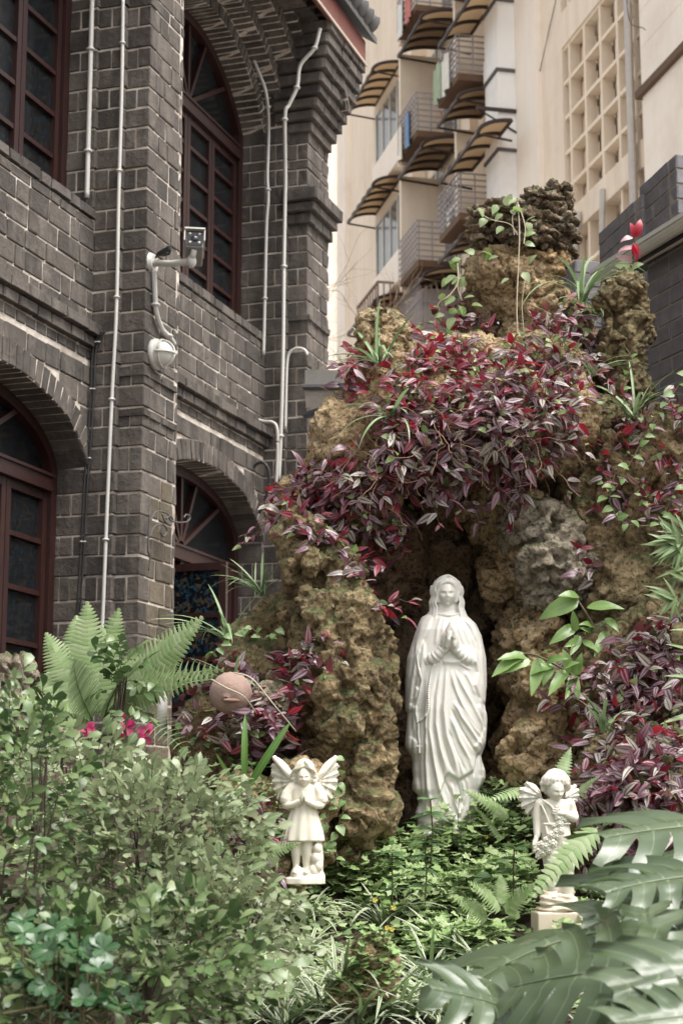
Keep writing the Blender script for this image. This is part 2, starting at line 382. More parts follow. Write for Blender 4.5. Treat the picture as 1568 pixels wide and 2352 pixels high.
def bay(up, lo, s0, s1, smin):
    SILL, CT, CB = 5.60, 4.86, 4.72
    a, b = up.c-up.hw, up.c+up.hw
    def skip_lo(u, v, z):
        h = lo.half(z, .17); return [(u, v)] if h == 0 else [(u, min(v, lo.c-h)), (max(u, lo.c+h), v)]
    side_face(WP, s0, s1, CT, SILL, skip=None, lead=False)
    side_face(WP, s0, s1, ZB, CB-.1, skip=skip_lo, lead=False, pat=(.25, .2, .3))
    # sill course and cornice: two projecting courses of narrow stones
    for z0, z1, pr, pat in ((SILL, SILL+.085, .012, (.26, .14)), (CT-.07, CT+.015, .075, (.3, .2)), (CT-.15, CT-.07, .04, (.2, .24)), (CT-.225, CT-.15, .0, (.13, .13))):
        cc = split(s0, s1+(.12 if pr > .05 else 0), pat, 0)
        for c0, c1 in zip(cc[:-1], cc[1:]): brick(RP+.03 if z0 == SILL else WP-.09, WP+pr+random.uniform(.002, .009), c0, c1, z0, z1)
    # recess reveal (far jamb) and near jamb
    for jz0, jz1 in ((SILL+.085, 7.47), (ZB, 3.9)):
        front_face(b, RP, WP, jz0, jz1, (1, 2) if jz0 > 5 else (1, 3))
        for i, (q, e) in enumerate(courses):
            if e < jz0+.03 or q > jz1-.03: continue
            brick(RP, WP, a-.1, a, max(q, jz0), min(e, jz1), ds=0)
    # strips of wall beside the recess
    side_face(WP, s0, a, SILL+.085, ZT, pat=(.3,), lead=False); side_face(WP, b, s1, SILL+.085, 7.6, pat=(.3,), lead=True)
    # arches: soffit stones run through the whole recess
    lo.ring(0, .17, RP, WP+.012, .085, smin=smin)
    up.ring(0, .13, RP, WP, .062, 8.6, smin); up.ring(.13, .13, WP-.1, -.19, .07, 8.5, smin); up.ring(.26, .13, -.30, -.03, .075, 8.45, smin)
    up.ring(.39, .09, -.2, .06, .10, 8.42, smin); up.ring(.48, .09, -.15, .15, .10, 8.42, smin); up.ring(.57, .09, -.1, .23, .10, 8.42, smin)
    # mortar core with both openings cut out, laid in thin rows
    zz = 0.0
    while zz < 8.6:
        dz = .5 if zz < 2.0 else .05
        zm = zz+dz/2
        if zm < 2.0: seg = [(s0, s1)]
        elif zm < CB+.01:
            h = lo.half(max(zz, 0), .03); seg = [(s0, s1)] if h == 0 else [(s0, lo.c-h-.004), (lo.c+h+.004, s1)]
            if zm < lo.sp: seg = [(s0, lo.c-lo.hw-.004), (lo.c+lo.hw+.004, s1)]
        elif zm < SILL: seg = [(s0, s1)]
        else:
            h = up.half(zz, .05); seg = [(s0, s1)] if h == 0 else [(s0, up.c-h-.004), (up.c+h+.004, s1)]
            if zm < up.sp: seg = [(s0, up.c-up.hw-.004), (up.c+up.hw+.004, s1)]
        for u, v in seg:
            if v-u > .005: core.box((RP-.03, u, zz), (WP-.003, v, zz+dz))
        zz += dz
def buttress(s, first, zt):
    f1 = s-.05
    front_face(f1, WP, -.17, ZB, zt, (1, 2)); front_face(s, -.17, 0, ZB, zt, (1, 2))
    side_face(-.17, f1, s, ZB, zt, pat=(.3,))
    oc = (lambda q, z: first and z < 4.05 and (z < 3.8 or random.random() < .5)) 
    side_face(0, s, s+.5, ZB, zt, pat=(.24, .13, .2), oc=oc)
    for i, (a, b) in enumerate(courses):    # far side
        if a < zt: brick(WP, -.0, s+.5, s+.56, a, min(b, zt))
    core.box((WP-.02, f1+.003, 0), (-.17-.003, s+.55, zt)); core.box((-.21, s+.003, 0), (-.003, s+.55, zt))
bay(upB, loB, .5, 3.10, 0.9); bay(upA, loA, -3.5, -.05, -2.4)
buttress(0, True, 8.3); buttress(3.13, False, 8.3)
# string courses and stepped capitals of the far buttress
def belt(s0, s1, z0, z1, pr, n0=-.17, pat=(.2,), thick=.12):
    brick(n0-.02, pr, s0-pr, s0+.08, z0, z1)
    for c0, c1 in zip(*(lambda q: (q[:-1], q[1:]))(split(s0+.08, s1+pr*.5, pat, 0))): brick(pr-thick-.05, pr, c0, c1, z0, z1)
for k, (z0, z1, pr) in enumerate(((6.62, 6.72, .05), (6.72, 6.80, .09), (6.80, 6.92, .13))): belt(3.13, 3.63, z0, z1, pr)
for k, (z0, z1, pr) in enumerate(((7.44, 7.53, .045), (7.53, 7.62, .085), (7.62, 7.71, .125), (7.71, 7.80, .165), (7.80, 7.90, .2), (7.90, 8.0, .235), (8.0, 8.1, .265), (8.1, 8.2, .29), (8.2, 8.3, .31))): belt(3.13, 3.63, z0, z1, pr, WP+.1)
belt(3.13, 3.63, 5.78, 5.84, .035)
# first buttress: thin projecting weathering courses
belt(0, .5, 4.52, 4.57, .02); belt(0, .5, 4.25, 4.31, .022); belt(0, .5, 8.02, 8.12, .06); belt(0, .5, 8.12, 8.3, .10)
# eaves: horizontal corbel rows, soffit, fascia, roof
for k in range(2):
    cc = split(-3, 3.66, (.2,), 0)
    for c0, c1 in zip(cc[:-1], cc[1:]):
        if abs((c0+c1)/2-1.95) > 1.75 or k == 1: brick(-.3, .12+.07*k, c0, c1, 8.22+.08*k-.005, 8.30+.08*k-.005)
core.box((-.5, 1.0, 8.42), (-.05, 3.6, 8.55)); core.box((-.9, -3.5, 8.56), (-.1, 3.65, 8.7))
core.build('mortar_core', M_mortar, church)
e = MB(); e.box((-.3, -3.5, 8.385), (.288, 3.70, 8.41)); sof = e.build('soffit', M_soffit, church)
e = MB()
for k in range(46):
    y = -3.4+k*.154; e.box((-.05, y, 8.315), (.275, y+.05, 8.383))
e.build('rafter_tail', M_soffit, church)
e = MB(); e.box((.29, -3.5, 8.27), (.32, 3.72, 8.50)); e.box((-.4, 3.72, 8.29), (.32, 3.75, 8.50)); e.build('fascia', M_fascia, church)
e = MB(); e.box((.322, -3.5, 8.265), (.335, 3.76, 8.29)); e.build('fascia_edge', simple('pale_trim', (.42, .36, .30), .6), church)
rf = MB()
rf.add([(.40, -3.6, 8.50), (.40, 3.84, 8.50), (-2.5, 3.84, 10.5), (-2.5, -3.6, 10.5), (.40, -3.6, 8.56), (.40, 3.84, 8.56), (-2.5, 3.84, 10.56), (-2.5, -3.6, 10.56)], [(0,1,2,3),(7,6,5,4),(0,4,5,1),(1,5,6,2),(3,2,6,7),(0,3,7,4)])
roof = rf.build('roof', M_roof, church)
tl = MB().shape(tube([(.44, 0, 8.60), (.2, 0, 8.77), (-.6, 0, 9.32)], [.075, .07, .065], 8)); tlv, tlf = tl.arrays(); tile_me = mesh_np('roof_tile', tlv, tlf, True, mat=M_roof)
for k in range(46):
    o = link('roof_tile', tile_me, roof); o.location = (0, -3.5+k*.159, 0)
e = MB(); e.box((-4.5, -3.5, 0), (-1.6, 3.6, 8.6)); e.build('interior', M_dark, church)
e = MB(); e.box((-1.6, -3.5, 0), (RP-.04, -3.4, 8.6)); e.box((-1.6, 3.5, 0), (RP-.04, 3.6, 8.6)); e.box((-1.6,-3.4,4.8),(RP-.08,3.5,4.9)); e.box((-1.6, 3.6, 0), (-.38, 3.66, 9.0)); e.build('inner_wall', M_mortar, church)

# windows
def frame_rect(mb, s0, s1, z0, z1, w=.045, n0=RP-.03, n1=RP+.03):
    mb.box((n0, s0, z0), (n1, s0+w, z1)); mb.box((n0, s1-w, z0), (n1, s1, z1)); mb.box((n0+.002, s0+w, z0), (n1-.002, s1-w, z0+w)); mb.box((n0+.002, s0+w, z1-w), (n1-.002, s1-w, z1))
def window(arch, sill, transom, cols, rows, glass, open_leaf=False):
    root = link('window', None, church)
    a, b = arch.c-arch.hw, arch.c+arch.hw
    m = MB(); P = arch.path(-.0, 40); P2 = arch.path(-.075, 40)
    for i in range(39):
        V = [(n, *q) for n in (RP-.05, RP+.055) for q in (P[i], P[i+1], P2[i+1], P2[i])]
        m.add(V, [(0,1,2,3),(7,6,5,4),(0,4,5,1),(3,2,6,7),(0,3,7,4),(1,5,6,2)])
    m.box((RP-.05, a, sill), (RP+.055, a+.08, arch.sp)); m.box((RP-.05, b-.08, sill), (RP+.055, b, arch.sp)); m.box((RP-.048, a+.08, sill), (RP+.053, b-.08, sill+.07))
    m.build('frame', M_redwood, root)
    t = MB(); t.box((RP-.045, a+.08, transom-.045), (RP+.07, b-.08, transom+.045)); t.box((RP-.03, a+.08, transom+.045), (RP+.085, b-.08, transom+.065)); t.build('transom', M_redwood, root)
    # lower leaves
    xs = [a+.08]+[a+.08+(b-a-.16)*q for q in cols]+[b-.08]; zs = [sill+.07+(transom-.045-sill-.07)*q for q in np.linspace(0, 1, rows+1)]
    for i, (u, v) in enumerate(zip(xs[:-1], xs[1:])):
        if open_leaf and i == 1: continue
        lf = MB(); frame_rect(lf, u+.004, v-.004, zs[0]+.003, zs[-1]-.003, .055); fo = lf.build('casement', M_redwood, root)
        for k in range(1, rows): gb = MB(); gb.box((RP-.02, u+.06, zs[k]-.016), (RP+.024, v-.06, zs[k]+.016)); gb.build('glazing_bar', M_redwood, fo)
        for k in range(rows):
            p = MB(); p.box((RP-.012, u+.05, zs[k]+.01), (RP-.004, v-.05, zs[k+1]-.01)); p.build('pane', glass, fo)
    # fanlight: radiating bars and one pane per sector
    C = np.array([arch.c, transom+.06]); angs = [R(q) for q in (30, 62, 90, 118, 150)]
    def hit(t):
        d = np.array([math.cos(t), math.sin(t)]); best = 3
        for k in range(300):
            q = C+d*k*.006
            if abs(q[0]-arch.c) > arch.hw-.07 or (q[1] > arch.sp and q[1] > arch.top(q[0], -.07)) : return k*.006
        return best
    for t in angs:
        L_ = hit(t); M = Matrix.Translation((RP, C[0], C[1])) @ Matrix.Rotation(t, 4, 'X')
        bb = MB(); bb.box((-.03, .05, -.017), (.035, L_+.02, .017), M); bb.build('fan_bar', M_redwood, root)
    ed = [0]+angs+[math.pi]
    for t0, t1 in zip(ed[:-1], ed[1:]):
        T = np.linspace(t0+.03, t1-.03, 8); pts = [C+np.array([math.cos(t), math.sin(t)])*(hit(t)+.01) for t in T]
        V = [(RP-.012, *C)]+[(RP-.012, *q) for q in pts]; fm = MB(); fm.add(V, [(0, i+1, i+2) for i in range(7)]); fm.build('pane', M_glass, root)
    return root
window(upB, 5.66, 7.25, (.5, .74), 6, M_glass); window(upA, 5.66, 7.25, (.5, .74), 5, M_glass)
wl = window(loB, 2.35, 3.66, (.26, .5, .74), 4, M_glass2, True); window(loA, 2.35, 3.80, (.26, .5, .74), 4, M_glass)
# the casement of the lower window that stands open towards the garden
oc_ = link('open_casement', None, wl); f = MB(); Y0 = 1.52
f.box((-.56, Y0, 2.3), (-.515, Y0+.04, 3.52)); f.box((-.085, Y0, 2.3), (-.03, Y0+.04, 3.52)); f.box((-.515, Y0+.001, 3.465), (-.085, Y0+.039, 3.52)); f.box((-.515, Y0+.001, 2.3), (-.085, Y0+.039, 2.36))
for zc in (3.14, 2.82, 2.5): f.box((-.515, Y0+.004, zc-.018), (-.085, Y0+.036, zc+.018))
f.build('casement', M_redwood, wl)
for z0, z1 in ((3.15, 3.47), (2.83, 3.13), (2.51, 2.81)): q = MB(); q.box((-.52, Y0+.016, z0), (-.08, Y0+.024, z1)); q.build('pane', M_glass2, wl)
bpy.data.objects.remove(oc_)
# brick objects: the 300 that show largest are parts, the rest is one joined part
def unit_brick(seed):
    rs = np.random.RandomState(seed); bm = bmesh.new(); bmesh.ops.create_cube(bm, size=1)
    bmesh.ops.bevel(bm, geom=bm.edges[:], offset=.045, segments=1, affect='EDGES')
    for v in bm.verts:
        for k in range(3): v.co[k] += rs.uniform(-.018, .018)
    bm.verts.ensure_lookup_table(); V = np.array([v.co[:] for v in bm.verts]); T = [[v.index for v in f.verts] for f in bm.faces]; bm.free()
    return V, np.array([t for t in T if len(t) == 3]), np.array([t for t in T if len(t) == 4])
UB = [unit_brick(k) for k in range(6)]
def lay_bricks(root, lst, mats, name='brick', nmax=300, rest='brickwork'):
    Mw = WM(root); sc = []
    for i, (l, s, r, oc) in enumerate(lst):
        p = Mw @ Vector(l); u, v, d = project(p)
        inside = -30 < u < 1600 and -30 < v < 1560 and d > 0
        sc.append((sorted(s)[1]*sorted(s)[2]/d**2 if inside else 0, i))
    sc.sort(reverse=True); ind = set(i for a, i in sc[:nmax] if a > 0)
    meshes = {}
    for k in range(6):
        for m in mats: meshes[k, m.name] = mesh_np(name, UB[k][0], [UB[k][1], UB[k][2]], mat=m)
    mbs = [MB() for m in mats]
    for i, (l, s, r, oc) in enumerate(lst):
        k = i % 6; m = 1 if oc and len(mats) > 1 else 0
        M = Matrix.LocRotScale(Vector(l), Euler(r), Vector(s))
        if i in ind:
            o = link(name, meshes[k, mats[m].name], root); o.matrix_local = M
        else: mbs[m].add(xf(M, UB[k][0]), UB[k][1], UB[k][2])
    for mb, m in zip(mbs, mats):
        if mb.n: tag(mb.build(rest, m, root), kind='stuff')
lay_bricks(church, bricks, [M_stone, M_ochre])
print('church bricks', len(bricks))
# ================================================================ APARTMENT BUILDING (local: -x towards the lane, y receding, z up)
def mat_plaster(name, col, streak=.25):
    b = NB(name); m = b.N('ShaderNodeMapping'); m.inputs['Scale'].default_value = (3, 3, .25); b.L(b.co(), m.inputs['Vector'])
    n = b.noise(1.5, 6, .6, m.outputs[0]); c = b.mix(n, tuple(x*(1-streak) for x in col), tuple(min(.95, x*(1+streak*.5)) for x in col))
    s = b.ramp(b.noise(.7, 5, .7), [(.5, (0, 0, 0)), (.75, (1, 1, 1))]); c = b.mix(b.math('MULTIPLY', s, .25), c, (.42, .27, .16))
    return b.done(b.pbsdf(c, .9, b.bump(b.noise(20, 5), .2, .01)))
M_cream = mat_plaster('cream_plaster', (.94, .76, .62)); M_cream2 = mat_plaster('pale_cream_tile', (.94, .84, .745), .08)
M_duct = mat_plaster('white_duct_board', (.93, .92, .89), .12); M_seam = simple('dark_seam', (.10, .09, .09), .7)
M_brown = simple('brown_steel', (.035, .02, .016), .5)
M_poly = NB('bronze_polycarbonate')
_c = M_poly.pbsdf((.45, .34, .23), .45); _t = M_poly.N('ShaderNodeBsdfTranslucent'); _t.inputs[0].default_value = (.80, .66, .49, 1); _x = M_poly.N('ShaderNodeMixShader'); _x.inputs[0].default_value = .6
M_poly.L(_c, _x.inputs[1]); M_poly.L(_t.outputs[0], _x.inputs[2]); M_poly = M_poly.done(_x.outputs[0])
M_rail = simple('grey_railing', (.30, .27, .28), .5); M_wing = simple('grey_window_glass', (.16, .17, .17), .12, .4, 2, 0)
M_wfr = simple('pale_window_frame', (.62, .58, .52), .5); M_soff = simple('brown_balcony_soffit', (.13, .075, .045), .8); M_pipe = simple('grey_pvc_pipe', (.50, .46, .42), .5)
AB = R(12.6); AO = at(1125, 400, 33.0); AO = Vector((AO.x, 33.0, 0))
apt = thing('apartment_building', 'cream apartment block with bronze awnings, steel balconies and concrete block screens', 'building', AO, AB)
def ab(name, mat, *boxes, parent=None):
    m = MB()
    for (n0, n1, s0, s1, z0, z1) in boxes: m.box((-n1, s0, z0), (-n0, s1, z1))
    return m.build(name, mat, parent or apt)
ab('wall', M_cream, (-6, 0, -4.25, 11.2, 0, 26), (-6, 0, -14, -7.75, 0, 26), (-6, -2.6, -7.75, -4.25, 0, 26), (-.9, 0, -7.75, -4.25, 0, 9.0), (-.9, 0.02, -7.75, -4.25, 11.68, 12.14), (-.9, 0, -7.75, -4.25, 15.25, 15.9), (-.9, .02, -7.75, -4.25, 18.6, 19.1))
ab('bay_wall', M_cream, (0, .35, 4.7, 11.0, 0, 26)); ab('bay_wall', M_cream, (0, .18, .75, 1.5, 0, 26)); ab('bay_wall', M_cream2, (0, .12, -3.2, -2.0, 0, 26))
ab('corner_strip', M_cream2, (-1, .5, 11.0, 11.9, 0, 26))
pil = ab('pilaster', M_cream2, (0, .10, -14, -8.0, 12.6, 26), (0, .22, -14, -8.3, 0, 12.6)); ab('ledge', M_soff, (0, .30, -14, -8.2, 12.56, 12.68), parent=pil)
for k in range(16): ab('tile_joint', M_cream, (.101, .103, -13, -8.0, 12.9+k*.6, 12.912+k*.6), parent=pil)
duct = ab('duct', M_duct, (0, .46, -2.0, -1.2, 0, 26))
for z in (18.7, 17.24, 15.81, 14.21, 12.6): ab('duct_flange', M_seam, (0, .50, -2.04, -1.16, z-.03, z+.03), parent=duct); ab('duct_section', M_duct, (0, .48, -2.02, -1.18, z+.03, z+.5), parent=duct)
br = MB(); br.box((-.9, -2.06, 14.95), (0, -2.02, 15.02)); br.tube([(-.85, -2.04, 14.95), (0, -2.04, 14.5)], .02, 4); br.build('steel_bracket', M_brown, apt)
def awning(n0, n1, s0, s1, z, drop=.38, ribs=5):
    root = link('awning', None, apt); K = 10; T = np.linspace(0, 1, K)
    nn = n0+(n1-n0)*np.sin(T*math.pi/2); zz = z+drop*np.cos(T*math.pi/2)-drop
    V = []; 
    for s in (s0, s1):
        for off in (0, .012): V += [(-a, s, q+off) for a, q in zip(nn, zz)]
    F = []
    for i in range(K-1): F += [(i, i+1, 2*K+i+1, 2*K+i), (K+i, 3*K+i, 3*K+i+1, K+i+1), (i, K+i, K+i+1, i+1), (2*K+i, 2*K+i+1, 3*K+i+1, 3*K+i)]
    F += [(0, 2*K, 3*K, K), (K-1, 2*K-1, 4*K-1, 3*K-1)]
    mb = MB(); mb.add(V, F); mb.build('canopy_sheet', M_poly, root)
    for k in range(ribs):
        s = s0+(s1-s0)*k/(ribs-1); r = MB(); r.tube([(-a, s, q-.02) for a, q in zip(nn, zz)], .042, 5); r.build('rib', M_brown, root)
    e = MB(); e.tube([(-nn[-1], s0-.02, zz[-1]-.02), (-nn[-1], s1+.02, zz[-1]-.02)], .035, 5); e.tube([(-nn[0], s0, zz[0]-.03), (-nn[0], s1, zz[0]-.03)], .035, 5)
    e.tube([(-n1, s0, zz[-1]-.03), (-n0, s0, zz[-1]-.1)], .025, 4); e.tube([(-n1, s1, zz[-1]-.03), (-n0, s1, zz[-1]-.1)], .025, 4); e.build('edge_rail', M_brown, root)
def balcony(n1, s0, s1, z, h=.85, bars=9):
    root = link('balcony', None, apt)
    m = MB(); m.box((-n1+.02, s0, z-.14), (0, s1, z)); m.build('slab', M_soff, root)
    r = MB()
    for k in range(7):
        zz = z+.08+(h-.08)*k/6; r.box((-n1, s0, zz-.018), (-n1+.02, s1, zz+.018)); r.box((-n1+.02, s0-.0, zz-.014), (-.05, s0+.02, zz+.014))
    for k in range(bars):
        s = s0+(s1-s0)*k/(bars-1); r.box((-n1-.012, s-.012, z), (-n1-.002, s+.012, z+h))
    for q in np.linspace(.1, n1-.05, 4): r.box((-q-.015, s0-.012, z), (-q+.015, s0-.002, z+h))
    r.build('railing', M_rail, root)
def flat_window(n, s0, s1, z0, z1, cols=3, parent=None):
    root = link('window', None, apt); f = MB(); f.box((-n-.05, s0, z0), (-n, s0+.07, z1)); f.box((-n-.05, s1-.07, z0), (-n, s1, z1)); f.box((-n-.048, s0+.07, z0), (-n, s1-.07, z0+.07)); f.box((-n-.048, s0+.07, z1-.07), (-n, s1-.07, z1))
    for k in range(1, cols): s = s0+(s1-s0)*k/cols; f.box((-n-.045, s-.035, z0+.07), (-n, s+.035, z1-.07))
    f.build('frame', M_wfr, root)
    for k in range(cols): p = MB(); a = s0+(s1-s0)*k/cols; p.box((-n-.02, a+.035, z0+.06), (-n-.01, a+(s1-s0)/cols-.035, z1-.06)); p.build('pane', M_wing, root)
for k in range(4):
    z = 19.45-2.85*k
    awning(.35, 1.05, 5.6, 8.15, z, .3, 6); flat_window(.35, 5.2, 8.0, z-2.0, z-.35, 4); ab('apron_panel', M_cream2, (.35, .62, 4.75, 7.4, z-2.75, z-2.02))
    flat_window(0.0, 3.2, 4.4, z-2.2, z-.5, 2)
for k in range(3):
    z = 19.0-2.85*k
    balcony(1.02, 1.9, 3.35, z); awning(.12, 1.0, 1.5, 3.35, z-.22, .3, 5)
    flat_window(.0, 1.6, 3.2, z+.1, z+1.9, 2); ab('side_wall', M_cream, (0, .95, 3.4, 3.55, z-.2, z+2.4))
for k in range(3):
    z = 18.95-2.85*k
    balcony(1.0, -1.1+.0, .3, z-.0, .8, 8); awning(.1, 1.0, -1.15, .25, z-.25, .3, 4); ab('side_wall', M_cream, (0, .6, .3, .45, z-.2, z+2.3))
    awning(.0, 1.0, -1.1, .35, z+2.2-2.85*0-.9, .35, 4) if k == 9 else None
for z in (17.35, 14.5): awning(.45, 1.1, -2.75, -.25, z, .32, 5)
# caged window at the foot of the middle balconies, and the small rusty planter cage
cg = MB()
for q in np.linspace(0, .95, 9): cg.box((-q-.012, 1.88, 9.0), (-q+.012, 1.9, 12.75))
for s in np.linspace(1.9, 3.4, 12): cg.box((-1.0, s-.012, 9.0), (-.98, s+.012, 12.75))
for z in np.arange(9.1, 12.8, .55): cg.box((-1.0, 1.86, z-.015), (0, 1.88, z+.015)); cg.box((-1.02, 1.9, z-.015), (-1.0, 3.4, z+.015))
cg.build('window_cage', M_rail, apt)
ab('lower_wall', mat_plaster('grey_lower_wall', (.42, .38, .36)), (0, .9, 1.95, 3.4, 8, 12.7))
cg = MB()
for s in np.linspace(5.4, 7.4, 9): cg.box((-1.0, s-.015, 13.3), (-.97, s+.015, 13.9))
for q in np.linspace(.4, 1.0, 5): cg.box((-q-.015, 5.38, 13.3), (-q+.015, 5.4, 13.9))
cg.box((-1.02, 5.36, 13.28), (-.35, 7.42, 13.32)); cg.box((-1.02, 5.36, 13.88), (-.97, 7.42, 13.93)); cg.box((-1.02, 5.34, 13.88), (-.35, 5.38, 13.93)); cg.tube([(-1.0, 5.4, 13.3), (-.35, 5.6, 12.7)], .03, 5); cg.tube([(-1.0, 7.3, 13.3), (-.35, 7.3, 12.7)], .03, 5)
cg.build('planter_cage', simple('rusty_steel', (.25, .16, .12), .7), apt)
ab('painted_panel', simple('blue_panel', (.03, .20, .42), .5), (.0, .03, 3.3, 3.75, 17.55, 18.0)); ab('painted_panel', simple('orange_panel', (.55, .16, .05), .5), (.0, .03, 3.3, 3.75, 17.1, 17.5))
# signs of use: condensers, washing, potted plants
M_acw = simple('aged_white_metal', (.62, .60, .56), .5)
for s, z, n in ((4.2, 17.2, .0), (4.2, 14.3, .0), (.9, 16.6, .18), (.95, 13.6, .18), (-.6, 12.6, .0)):
    ac = link('condenser', None, apt); q = MB(); q.box((-n-.34, s-.4, z), (-n-.04, s+.4, z+.55)); q.build('casing', M_acw, ac); q = MB(); q.shape(tube([(-n-.34, s-.1, z+.28), (-n-.36, s-.1, z+.28)], [.22, .20], 18)); q.build('fan_grille', M_seam, ac); q = MB(); q.tube(spline([(-n-.1, s+.42, z+.2), (-n-.06, s+.5, z-.3), (-n-.03, s+.5, z-1.4)], 10), .025, 5); q.build('hose', M_wfr, ac)
for k, (s, z, col, wd) in enumerate(((2.1, 19.55, (.55, .20, .18), .4), (2.7, 19.5, (.75, .75, .72), .5), (2.2, 16.7, (.18, .30, .48), .45), (2.9, 16.65, (.78, .74, .66), .35), (-.7, 16.7, (.70, .68, .62), .4), (-.1, 16.75, (.35, .42, .30), .35))):
    q = MB(); X = np.linspace(0, 1, 7); V = [(-1.06-.03*math.sin(a*9+k), s+a*wd, z-b_*.75+.03*math.sin(a*5)) for b_ in (0, .5, 1) for a in X]+[(-1.045-.03*math.sin(a*9+k), s+a*wd, z-b_*.75+.03*math.sin(a*5)) for b_ in (0, .5, 1) for a in X]
    q.add(V, [(r_*7+c_, r_*7+c_+1, r_*7+c_+8, r_*7+c_+7) for r_ in (0, 1) for c_ in range(6)]+[(21+r_*7+c_+7, 21+r_*7+c_+8, 21+r_*7+c_+1, 21+r_*7+c_) for r_ in (0, 1) for c_ in range(6)]); q.build('washing', simple('cloth_%d' % k, col, .9), apt, True)
# concrete block screens
M_conc = mat_plaster('cream_concrete', (.90, .76, .61), .15)
def screen(z0, z1, hb):
    root = link('block_screen', None, apt)
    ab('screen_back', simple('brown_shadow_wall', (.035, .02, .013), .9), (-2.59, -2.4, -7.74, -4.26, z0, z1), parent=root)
    ss = [-4.53-.74*k for k in range(5)]
    for s in ss: ab('upright', M_conc, (-.22, -.03, s-.04, s+.04, z0, z1), parent=root)
    zs = [z for z in hb if z0 < z < z1]
    for z in zs: ab('rail', M_conc, (-.22, -.035, -7.75, -4.25, z-.035, z+.035), parent=root)
    zz = sorted(zs+[z0, z1])
    for a, b in zip(zz[:-1], zz[1:]):
        for s in [-4.16]+ss:
            c = s-.37; 
            if c < -7.7: continue
            M = Matrix.Translation((.30, c, (a+b)/2)) @ Matrix.Rotation(R(34), 4, 'Z'); m = MB(); h = (b-a)/2-.07
            if h < .08: continue
            m.box((-.035, -.15, -h), (.035, .15, h), M); m.box((-.06, -.05, -h), (.06, .05, h), M); m.build('slat', M_conc, root)
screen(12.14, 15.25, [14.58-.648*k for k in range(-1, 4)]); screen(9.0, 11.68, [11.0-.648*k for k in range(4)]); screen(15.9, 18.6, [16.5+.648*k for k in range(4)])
pp = MB()
for i, (s, r) in enumerate(((-7.45, .05), (-7.6, .06), (-7.68, .04))): pp.tube([(-.08-.03*i, s, 9), (-.08-.03*i, s+.03*math.sin(i), 13), (-.08-.03*i, s, 20)], r, 6)
pp.build('conduit', M_pipe, apt)
for s in (-6.2, -5.05):
    pp = MB(); pp.tube(spline([(-.05, s, 8.5), (-.1, s, 10.4), (-.1, s, 11.2), (-.05, s+.05, 11.9)] if s < -6 else [(-.08, s+.5, 8.5), (-.08, s+.3, 10.5), (-.08, s, 11.7), (-.05, s, 11.9)], 16), .055, 6); pp.build('drain_pipe', M_pipe, apt)
pp = MB(); pp.tube(spline([(-.5, -8.9, 16), (-.42, -8.3, 14.0), (-.52, -9.2, 13.2)], 16), .008, 4); pp.build('wire', M_black, apt); pp = MB(); pp.tube(spline([(-.05, -2.2, 14.2), (-.04, -3.4, 15.5), (-.04, -4.3, 16.4)], 16), .008, 4); pp.build('wire', M_black, apt)

# ================================================================ FAR BLOCK between the church and the apartments
TO = at(770, 600, 58)
twr = thing('far_tower_block', 'pale cream block with white downpipes seen between church and apartments', 'building', (TO.x, 58, 0), R(8))
m = MB(); m.box((-6, 0, 0), (.3, 8, 44)); m.build('wall', M_cream2, twr)
m = MB(); m.box((.3, -.4, 0), (2.8, 8, 44)); m.build('bay_wall', M_cream, twr)
m = MB(); m.box((1.15, -.7, 0), (1.55, -.4, 44)); m.build('corner_strip', M_duct, twr)
dp = MB(); dp.box((-1.15, -.5, 0), (-.55, 0, 44)); dpo = dp.build('downpipe', M_duct, twr)
for z in np.arange(12, 40, 2.4): q = MB(); q.box((-1.2, -.55, z), (-.5, .02, z+.1)); q.build('pipe_clamp', M_pipe, dpo)
m = MB(); m.box((-1.9, -.15, 0), (-1.6, 0, 44)); m.build('downpipe', M_cream, twr)

# ================================================================ RIGHT: dark brick wall, stepped parapet, gutter
def mat_dbrick():
    b = NB('blue_grey_brick'); r = b.rnd(); co = b.N('ShaderNodeNewGeometry').outputs['Position']
    n = b.noise(12, 6, .6, co); c = b.ramp(n, [(.3, (.10, .097, .105)), (.7, (.21, .195, .205))]); c = b.mix(b.math('MULTIPLY', r, .5), c, (.10, .095, .105))
    return b.done(b.pbsdf(c, .62, b.bump(b.noise(60, 4, .6, co), .35, .004)))
M_dbrick = mat_dbrick(); M_dmort = simple('grey_mortar', (.24, .21, .17), .95)
WA = R(20); W0 = at(1483, 640, 9.0)
bw = thing('brick_wall', 'blue grey brick garden wall under a metal gutter at the right edge', 'wall', (W0.x, W0.y, 0), WA)
lst = []; z = 2.2; row = 0; zt = W0.z+.12
while z < zt:
    y = -2.6+(row % 2)*.125
    while y < -.01:
        y1 = min(y+.25, 0); d = random.uniform(-.002, .002)
        if y1-y > .03: lst.append(((.05+d, (y+y1)/2, z+.045), (.10, y1-y-.010, .082), (0, 0, random.uniform(-.006, .006)), False))
        y += .25
    # end face
    lst.append(((.22, -.055, z+.045), (.22, .10, .082), (0, 0, 0), False)); z += .092; row += 1
m = MB(); m.box((.006, -2.6, 0), (.4, -.008, zt-.004)); m.build('mortar_core', M_dmort, bw)
lay_bricks(bw, lst, [M_dbrick], nmax=120)
gut = thing('roof_gutter', 'pale metal gutter over black roofing felt on the brick wall', 'gutter', (W0.x, W0.y, W0.z), WA)
m = MB(); T = np.linspace(math.pi, 2*math.pi, 8)
